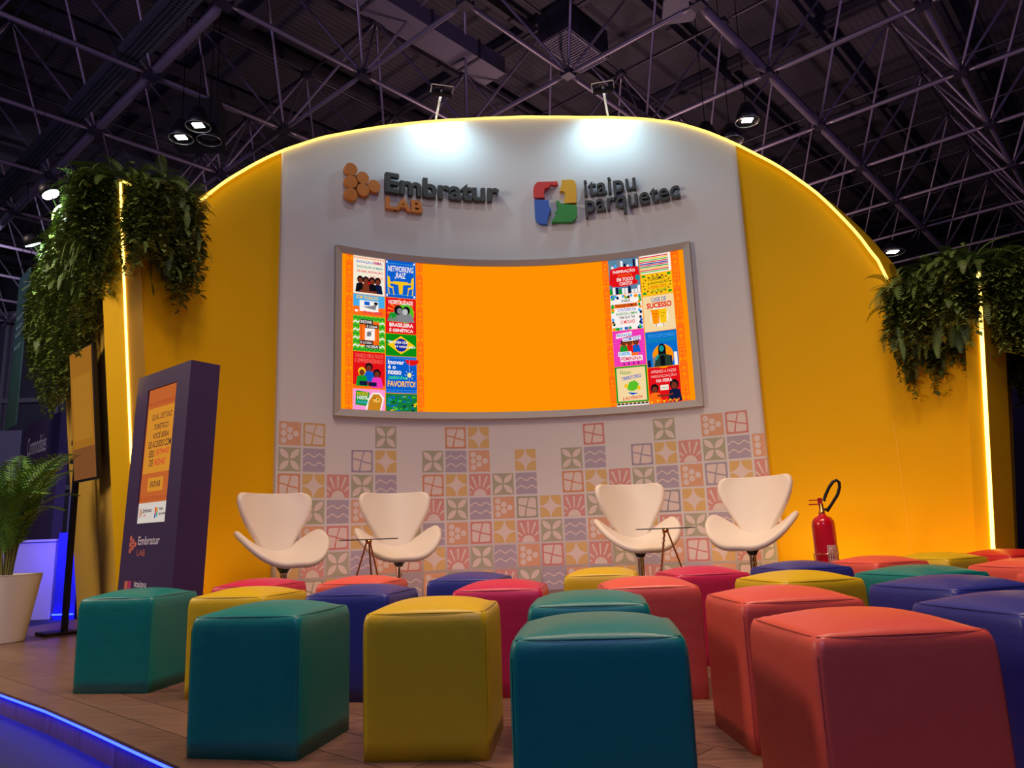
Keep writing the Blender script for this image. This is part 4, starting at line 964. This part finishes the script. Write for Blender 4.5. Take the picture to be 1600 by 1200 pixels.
def vine(V, F, VS, p, L, rn, leafs=.022):
    q = Vector(p); n = int(L / .018); ph = rn.random() * 6; x = q.copy(); pts = []
    for i in range(n):
        x = x + Vector((.004 * math.sin(i * .21 + ph), .004 * math.cos(i * .17 + ph), -.018)); pts.append(x.copy())
        for s in range(3):
            a = rn.random() * 6.28; d = Vector((math.cos(a), math.sin(a), rn.uniform(-.7, .4))).normalized(); l = leafs * rn.uniform(.7, 1.5) * (2.0 if rn.random() < .08 else 1)
            w = d.cross(Vector((0, 0, 1))).normalized() * l * .38; k = len(V); m = x + d * l * .7 + Vector((0, 0, -.004)); V += [x.copy(), m + w, x + d * l * 1.5 + Vector((0, 0, -l * .4)), m - w]; F.append((k, k + 1, k + 2, k + 3))
    if len(pts) > 2: tube(VS, [Vector(p)] + pts[::4], .002, 3)
def fern_bed(name, lab, path, rn, dens, hang, boxw=.24):
    """path: list of (point, outward azimuth, hang factor)"""
    root = empty('hanging_fern_bed', path[0][0], label=lab, cat='plants', group=None); off = -Vector(path[0][0])
    V, F = [], []; V2, F2 = [], []; VS = bmesh.new(); seglen = 0
    for (p0, a0, h0), (p1, a1, h1) in zip(path, path[1:]):
        L = (p1 - p0).length; n = int(L * dens)
        for i in range(n):
            t = rn.random(); p = p0.lerp(p1, t) + off; a = a0 + (a1 - a0) * t; h = h0 + (h1 - h0) * t
            d = Vector((math.cos(a), math.sin(a), 0)); p = p + d * rn.uniform(-.1, .12) + Vector((0, 0, rn.uniform(-.06, .05)))
            r_ = rn.random()
            if r_ < .3: fern_frond(V, F, p, a, rn.uniform(.16, .36), rn.uniform(.2, 1.45), rn, rn.uniform(.028, .05))
            elif r_ < .62: fern_frond(V, F, p + d * rn.uniform(0, .1) + Vector((0, 0, rn.uniform(-.6 * h, 0))), a, rn.uniform(.14, .3), rn.uniform(-1.0, .5), rn, rn.uniform(.022, .04))
            else:
                pp = p + d * rn.uniform(.06, .17); nn = .5 + .5 * math.sin(pp.x * 9 + pp.y * 7 + 1.3); vine(V2, F2, VS, pp, h * hang * (.35 + .5 * nn + .3 * rn.random()), rn)
            if r_ > .55: vine(V2, F2, VS, p + d * rn.uniform(.02, .14), h * hang * rn.uniform(.25, .6), rn, .028)
    obj('fern_fronds', ([tuple(v) for v in V], F), M_fern, root); obj('trailing_vines', ([tuple(v) for v in V2], F2), M_vine, root)
    obj('vine_stems', VS, M_twig, root)
    bm = bmesh.new()
    for (p0, a0, _), (p1, a1, _) in zip(path, path[1:]):
        am = (a0 + a1) / 2; c = (p0 + p1) / 2 + off - Vector((math.cos(am), math.sin(am), 0)) * .10 + Vector((0, 0, -.04)); d = p1 - p0
        box(bm, c, (d.length + .02, boxw, .14), math.atan2(d.y, d.x))
    obj('planter_box', bm, M_black, root)
rn = random.Random(21)
def inward(a): v = (cyl(a, 0, 1) - cyl(a, 0, 0)); return math.atan2(v.y, v.x)
lp = [(cyl(-58.2, 3.32, .0), inward(-58.2), .75), (cyl(-62, 3.34, .0), inward(-62), .85), (cyl(-67.5, 3.36, 0.0), inward(-67.5), .8)]
sdir = (Vector(LT) - Vector((-2.85, 5.16, 3.3))); sn = math.atan2(-abs(sdir.x), -abs(sdir.y)) ; sn = math.atan2(-.66, -.75)
fern_bed('hanging_fern_bed', 'left hanging bed of ferns and vines spilling over the yellow corner, near a bright lamp', [(Vector((-2.87, 5.17, 3.36)), inward(-67.5) - .6 * 0, .8)][:0] + lp, rn, 900, .95)
l2 = [(Vector((-2.88, 5.17, 3.36)), sn, .8), (Vector((-3.5, 5.96, 3.34)), sn, .95), (Vector((-4.2, 6.86, 3.3)), sn, 1.2), (Vector((-4.85, 7.75, 3.3)), sn, 1.1)]
o_before = set(bpy.data.objects)
fern_bed('hanging_fern_bed', 'hanging bed of ferns and long vines over the olive side wall, lit by a lamp', l2, rn, 900, 1.0)
rp = [(cyl(56.5, 2.42, 0), inward(56.5), .8), (cyl(62, 2.44, 0), inward(62), .75), (cyl(67.3, 2.46, 0), inward(67.3), .62)]
fern_bed('hanging_fern_bed', 'right hanging bed of ferns spilling over the yellow wall left of the corner light strip', rp, rn, 900, 1.0)
r2 = [(Vector((3.42, 5.19, 2.45)), math.atan2(-.66, .75), .6), (Vector((3.85, 5.68, 2.45)), math.atan2(-.66, .75), .8), (Vector((4.22, 6.14, 2.44)), math.atan2(-.66, .75), .95)]
fern_bed('hanging_fern_bed', 'far right hanging bed of ferns past the corner light strip, cut by the photo edge', r2, rn, 900, 1.0)
def fern_lamp(loc, tgt, lab, pw):
    r = empty('spotlight', loc, label=lab, cat='spotlight', group='lamps among the left ferns'); d = (Vector(tgt) - Vector(loc)).normalized(); x, y = frame_of(d)
    M = Matrix(((x.x, y.x, d.x, 0), (x.y, y.y, d.y, 0), (x.z, y.z, d.z, 0), (0, 0, 0, 1)))
    bm = bmesh.new(); lathe(bm, [(.02, -.09), (.06, -.07), (.066, 0.0), (.062, .0), (.06, -.01)], 20); bm.transform(M); hs = obj('housing', bm, M_dark, r)
    bm = bmesh.new(); lathe(bm, [(0, .004), (.06, .004), (.06, .006), (0, .016)], 20); bm.transform(M); obj('lens', bm, glow('spot_lens', 225, 255, 250, 25), hs)
    bm = bmesh.new(); tube(bm, [M @ Vector((0, 0, -.08)), M @ Vector((0, 0, -.08)) + Vector((0.05, .1, -.16))], .008, 6); obj('arm', bm, M_dark, r)
    light('fern_lamp_light', 'SPOT', Vector(loc) + d * .03, (.8, 1.0, .85), pw * 3, tgt, .04, 130, .8)
fern_lamp((-3.49, 5.36, 3.36), (-3.2, 5.42, 2.85), 'bright spotlight shining down on the left ferns', 50)
fern_lamp((-4.1, 6.12, 3.28), (-3.95, 6.4, 2.7), 'smaller bright spotlight at the outer edge of the left ferns', 8)

# ------------------------------------------------------------------ roof: space frame, deck, ducts
OX, OY, TH, SS = -0.4999, 10.1783, 0.842, 2.5637
Bv = Vector((math.cos(TH), math.sin(TH), 0)) * SS; Av = Vector((-Bv.y, Bv.x, 0)); O0 = Vector((OX, OY, 0)); ZB, ZT = 8.675, 11.1
def lat(i, j, z): q = O0 + Av * i + Bv * j; return Vector((q.x, q.y, z))
M_tube = mat('truss_steel', rgb(128, 116, 136), .38, metal=.4); M_tube2 = mat('truss_steel_dark', rgb(66, 60, 76), .45, metal=.5)
def vis(p): return -30 < p.x < 34 and 3.5 < p.y < 40
roof = empty('ceiling', lat(0, 0, ZT), kind='structure'); RI = Matrix.Translation(-Vector(roof.location))
def member(bm, a, b, r, n=6):
    d = (b - a); L = d.length; u = d / L
    tube(bm, [a + u * .10, a + u * .28, b - u * .28, b - u * .10], [r * .45, r, r, r * .45], n)
bmB, bmT, bmW, bmN, bmH = (bmesh.new() for _ in range(5))
RNG = range(-14, 15)
for i in RNG:
    for j in RNG:
        p = lat(i, j, ZB)
        if vis(p):
            box(bmN, p, (.2, .2, .1), TH)
            for q, main in ((lat(i + 1, j, ZB), j == -1), (lat(i, j + 1, ZB), i == -1)):
                if vis(q): member(bmH if main else bmB, p, q, .075 if main else .043, 10 if main else 6)
        t = lat(i + .5, j + .5, ZT)
        if vis(t):
            box(bmN, t, (.18, .18, .1), TH)
            for q in (lat(i + 1.5, j + .5, ZT), lat(i + .5, j + 1.5, ZT)):
                if vis(q): member(bmT, t, q, .036, 5)
            for q in (lat(i, j, ZB), lat(i + 1, j, ZB), lat(i, j + 1, ZB), lat(i + 1, j + 1, ZB)):
                if vis(q): member(bmW, t, q, .028, 6)
for nm, b, m in (('bottom_chord', bmB, M_tube), ('main_chord', bmH, M_tube), ('top_chord', bmT, M_tube2), ('diagonal_web', bmW, M_tube), ('node_plate', bmN, M_tube2)):
    b.transform(RI); obj(nm, b, m, roof, smooth=(nm != 'node_plate'))
bm = bmesh.new(); 
for k in range(-16, 17):
    a, b = lat(k * .9, -16, 11.75), lat(k * .9, 16, 11.75); c = (a + b) / 2; box(bm, c, ((b - a).length, .12, .25), TH)
for k in range(-10, 11):
    a, b = lat(-16, k * 1.8, 11.95), lat(16, k * 1.8, 11.95); c = (a + b) / 2; box(bm, c, (.3, (b - a).length, .2), TH)
bm.transform(RI); obj('purlin', bm, mat('purlin_steel', rgb(50, 44, 58), .6), roof)
bm = bmesh.new(); bmesh.ops.create_grid(bm, x_segments=1, y_segments=1, size=60, matrix=Matrix.Translation((0, 20, 12.1)))
def deckmat():
    m = bpy.data.materials.new('corrugated_deck'); m.use_nodes = True; nt = m.node_tree; b = nt.nodes['Principled BSDF']
    tc = nt.nodes.new('ShaderNodeTexCoord'); mp = nt.nodes.new('ShaderNodeMapping'); mp.inputs['Rotation'].default_value = (0, 0, -TH)
    nt.links.new(tc.outputs['Object'], mp.inputs['Vector']); w = nt.nodes.new('ShaderNodeTexWave'); w.inputs['Scale'].default_value = 2.2; w.bands_direction = 'Y'
    nt.links.new(mp.outputs[0], w.inputs['Vector']); br = nt.nodes.new('ShaderNodeTexBrick'); br.inputs['Scale'].default_value = 1; br.inputs['Brick Width'].default_value = 5.1; br.inputs['Row Height'].default_value = 2.56
    br.inputs['Color1'].default_value = rgb(50, 45, 58); br.inputs['Color2'].default_value = rgb(64, 57, 70); br.inputs['Mortar'].default_value = rgb(26, 24, 32); br.inputs['Mortar Size'].default_value = .03
    nt.links.new(mp.outputs[0], br.inputs['Vector']); nt.links.new(br.outputs['Color'], b.inputs['Base Color'])
    bp = nt.nodes.new('ShaderNodeBump'); bp.inputs['Strength'].default_value = .35; bp.inputs['Distance'].default_value = .04; nt.links.new(w.outputs['Fac'], bp.inputs['Height']); nt.links.new(bp.outputs['Normal'], b.inputs['Normal'])
    b.inputs['Roughness'].default_value = .8; return m
bm.transform(RI); obj('roof_deck', bm, deckmat(), roof)
# perforated cable tray
M_tray = mat('tray_steel', rgb(78, 78, 88), .5, metal=.3)
bm = bmesh.new(); L = 9 * SS; c = lat(2.8, -1.12, 8.95); box(bm, (0, 0, 0), (L, .42, .012)); box(bm, (0, .21, .05), (L, .012, .1)); box(bm, (0, -.21, .05), (L, .012, .1))
for i in range(300):
    for s in (-1.5, -.5, .5, 1.5): box(bm, (-L / 2 + .1 + i * L / 300, s * .08, -.008), (.04, .035, .004), mi=1)
o = obj('cable_tray', bm, [M_tray, M_black], label='long perforated cable tray hung under the roof truss', cat='cable tray'); o.location = c; o.rotation_euler = (0, 0, TH + PI / 2)
# square air duct with flanges and a grille
M_duct = mat('duct_sheet', rgb(96, 88, 108), .6, metal=.1)
du = empty('air_duct', lat(.82, -1, 9.9), TH, label='long grey square sheet metal air duct above the arch', cat='air duct')
bm = bmesh.new(); box(bm, (0, 0, 0), (11, .56, .36)); obj('duct_body', bm, M_duct, du)
for i in range(9):
    bm = bmesh.new(); box(bm, (-5 + i * 1.22, 0, 0), (.05, .60, .40)); obj('flange', bm, M_tube2, du)
gr = empty('air_grille', lat(.15, 1.3, 9.7), TH, label='dark slatted air grille beside the square duct', cat='grille')
bm = bmesh.new(); box(bm, (0, 0, .3), (1.3, .7, .6)); obj('plenum', bm, M_tube2, gr)
bm = bmesh.new()
for i in range(18): box(bm, (-.56 + i * .066, 0, -.01), (.02, .58, .02))
for y in (-.31, .31): box(bm, (0, y, -.01), (1.24, .03, .03))
for x in (-.61, .61): box(bm, (x, 0, -.01), (.03, .64, .03))
obj('slats', bm, M_duct, gr)
rd = empty('round_duct', lat(3.2, -1.9, 10.75), TH + PI / 2, label='rusty red round pipe crossing under the roof at the left', cat='pipe')
bm = bmesh.new(); tube(bm, [(-7, 0, 0), (7, 0, 0)], .42, 20)
for i in range(8): tube(bm, [(-6.5 + i * 1.8, 0, 0), (-6.4 + i * 1.8, 0, 0)], .45, 20)
obj('pipe_body', bm, mat('red_pipe', rgb(96, 46, 46), .6), rd)
# flat rounded panel hanging under the roof
pn = empty('ceiling_speaker', (3.05, 11.2, 9.2), R(-8), label='flat rounded grey speaker panel hanging under the roof, right of centre', cat='speaker')
bm = bmesh.new(); pts = []
for q, (sx, sy) in enumerate(((1, 1), (-1, 1), (-1, -1), (1, -1))):
    for kk in range(6):
        an = PI / 2 * q + PI / 2 * kk / 5; pts.append((.18 * sx + .1 * math.cos(an), .22 * sy + .12 * math.sin(an)))
prism(bm, pts, 0, .1); obj('casing', bm, M_duct, pn)
bm = bmesh.new(); tube(bm, [(0, 0, .1), (0, 0, 1.9)], .008, 5); obj('hanger', bm, M_black, pn)

# ------------------------------------------------------------------ hall lamps in clusters
M_ring = mat('lamp_ring', rgb(190, 195, 180), .3, metal=.7)
def hall_lamp(loc, on, lab, grp=None, r=.17):
    root = empty('hall_lamp', loc, label=lab, cat='ceiling lamp', group='round high bay hall lamps')
    bm = bmesh.new(); lathe(bm, [(.06, .34), (.09, .32), (r * .9, .12), (r, 0), (r * .96, 0), (r * .86, .1)], 28); sh = obj('shade', bm, M_dark, root)
    bm = bmesh.new(); tube(bm, [(r * math.cos(2 * PI * q / 28), r * math.sin(2 * PI * q / 28), 0) for q in range(29)], .009, 6); obj('rim', bm, M_ring, sh)
    bm = bmesh.new(); lathe(bm, [(0, .035), (r * .9, .03), (r * .9, .04), (0, .045)], 28); obj('reflector', bm, mat('lamp_refl', rgb(120, 118, 120), .2, metal=.9), sh)
    if on:
        bm = bmesh.new(); box(bm, (0, 0, .022), (r * .85, r * .65, .012)); obj('lit_panel', bm, glow('hall_lamp_lit', 240, 255, 225, 12), sh)
    bm = bmesh.new(); tube(bm, [(0, 0, .34), (0, 0, 4.2)], .008, 5); obj('hanger', bm, M_black, root)
bxo = empty('lamp_housing_box', (-5.47, 12.35, 7.98), R(4), label='black rectangular box hanging behind three round hall lamps', cat='box')
bm = bmesh.new(); box(bm, (0, 0, 0.1), (.82, .5, .82)); obj('case', bm, mat('black_cloth', rgb(20, 18, 26), .8), bxo, bevel=.01)
bm = bmesh.new()
for x in (-.3, .3): tube(bm, [(x, 0, .51), (x, 0, 3.7)], .008, 5)
obj('hanger', bm, M_black, bxo)
hall_lamp((-5.06, 11.4, 7.5), True, 'lit round hall lamp of the left cluster, the upper right one', r=.2)
hall_lamp((-5.50, 11.76, 7.5), True, 'lit round hall lamp of the left cluster, the leftmost one', r=.2)
hall_lamp((-5.06, 11.85, 7.5), False, 'unlit round hall lamp of the left cluster with a mirrored bowl', r=.2)
hall_lamp((4.23, 11.88, 7.5), True, 'lit round hall lamp right of the arch top', r=.2)
hall_lamp((4.13, 12.55, 7.5), False, 'unlit purple tinted hall lamp just over the arch rim on the right', r=.22)
hall_lamp((3.66, 12.45, 7.5), False, 'unlit hall lamp mostly hidden behind the arch rim on the right', r=.2)
hall_lamp((10.21, 18.94, 7.6), True, 'small bright hall lamp beside the right end of the arch, over the ferns', r=.3)

# ------------------------------------------------------------------ hall wall far behind, dark glass bays
M_bay = mat('dark_bay', rgb(44, 42, 54), .3, var=(.6, .3)); M_mull = mat('mullion', rgb(74, 70, 84), .5)
hw = empty('wall_far', (0, 26, -.12), kind='structure')
bm = bmesh.new(); box(bm, (0, .1, 5), (90, .2, 10)); obj('wall_bays', bm, M_bay, hw)
bm = bmesh.new()
for i in range(-22, 23): box(bm, (i * 2.0, -.04, 4.6), (.12, .1, 9.2)); box(bm, (i * 2.0 + .2, -.04, 4.6), (.04, .06, 9.2))
for z in (2.9, 6.0, 9.2): box(bm, (0, -.06, z), (90, .14, .16))
obj('mullions', bm, M_mull, hw)
bm = bmesh.new(); box(bm, (0, -.3, 9.9), (90, .8, 1.2)); obj('fascia', bm, M_dark, hw)

# ------------------------------------------------------------------ neighbouring booth at the left, behind the palm
M_bp = mat('booth_purple', rgb(58, 44, 84), .6); M_bb = mat('booth_blue_grey', rgb(92, 92, 130), .6); M_bl = mat('booth_lilac', rgb(170, 160, 210), .6)
pR = Vector((-6.16, 10.1, 0)); pL = Vector((-7.42, 11.3, 0)); bd = (pR - pL); bz = math.atan2(bd.y, bd.x); bl_ = bd.length
bo = empty('booth_panel', (pL.x, pL.y, -.12), bz, label='dark purple booth panel lettered Commodities behind the palm', cat='booth panel')
bm = bmesh.new(); box(bm, (bl_ / 2, .06, 1.33), (bl_, .12, 2.66)); obj('panel', bm, M_bp, bo)
MT = mat('booth_letter', rgb(205, 198, 225), .5)
for t_, x1, z0, z1 in (('Commodities', 1.15, 2.18, 2.45), ('Equities', .82, 1.76, 2.02), ('Oil & Metals', 1.25, 1.33, 1.56)):
    P = Paint(); P.lay = .002; P.text(t_, .2, z0, x1, z1, MT, 1, 0.0); obj('lettering', P.finish(lambda u, v, w: Vector((u, -w, v))), P.mats, bo)
b2 = empty('booth_panel', (-9.06, 11.2, -.12), 0.05, label='blue grey booth panel at the far left edge behind the palm', cat='booth panel')
bm = bmesh.new(); box(bm, (.7, .1, 1.3), (1.75, .1, 2.62)); obj('panel', bm, M_bb, b2)
b3 = empty('booth_panel', (-6.05, 10.16, -.12), R(-8), label='blue lit narrow booth panel between the palm and the television', cat='booth panel')
bm = bmesh.new(); box(bm, (.45, .12, 1.42), (.9, .1, 2.84)); obj('panel', bm, M_bb, b3)
P = Paint(); P.lay = .002; P.poly([(.09, 2.3), (.2, 2.34), (.2, 2.66), (.09, 2.6)], mat('booth_red', rgb(190, 40, 90), .5), 1); bm = P.finish(lambda u, v, w: Vector((u, .07 - w, v))); obj('red_mark', bm, P.mats, b3)
ct = empty('counter', (-5.83, 9.2, -.12), R(-6), label='lilac booth counter with blue lit front behind the planter', cat='counter')
bm = bmesh.new(); box(bm, (-.35, .3, .45), (1.3, .6, .9)); obj('body', bm, M_bl, ct, bevel=.005)
bm = bmesh.new(); box(bm, (-.35, .3, .915), (1.36, .66, .03)); obj('counter_top', bm, M_bl, ct, bevel=.004)
ct2 = empty('counter', (-5.34, 9.05, -.12), R(-6), label='blue booth counter seen between planter and stool', cat='counter')
bm = bmesh.new(); box(bm, (0, .3, .5), (.27, .5, 1.0)); obj('body', bm, mat('counter_blue', rgb(40, 40, 190), .5), ct2, bevel=.005)
bm = bmesh.new(); tube(bm, [(-.13, .035, .06), (.13, .035, .06)], .01, 6); obj('light_strip', bm, M_blueled, ct2)

# hanging banner
hb = empty('hanging_banner', (-6.46, 9.45, 2.2), math.atan2(-.42, .41), label='dark green banner with small white lines hanging at the far left', cat='banner')
bm = bmesh.new(); box(bm, (.29, 0, 1.0), (.58, .012, 2.02)); obj('cloth', bm, mat('banner_green', rgb(38, 74, 70), .7, var=(1.5, .3)), hb)
P = Paint(); P.lay = .003; MB = mat('banner_white', rgb(150, 175, 170), .6)
for i, z in enumerate((1.43, 1.3, 1.2, 1.03)):
    P.circ(.15, z, .028, MB, 1, n=10); P.rect(.22, z + .01, .48, z + .02, MB, 1); P.rect(.22, z - .02, .4 + .05 * (i % 2), z - .01, MB, 1)
bm = P.finish(lambda u, v, w: Vector((u, -.006 - w, v))); obj('print', bm, P.mats, hb)
for x in (.02, .56):
    bm = bmesh.new(); tube(bm, [(x, 0, 2.01), (x, 0, 6.4)], .004, 4); obj('wire', bm, M_chrome, hb)
# right edge: dark partition of the next stand
pr_ = empty('booth_panel', (6.4, 9.2, -.12), R(10), label='dark purple partition at the right edge behind the yellow side wall', cat='booth panel')
bm = bmesh.new(); box(bm, (0.4, 0, 1.35), (2.4, .1, 2.7)); obj('panel', bm, M_bp, pr_)
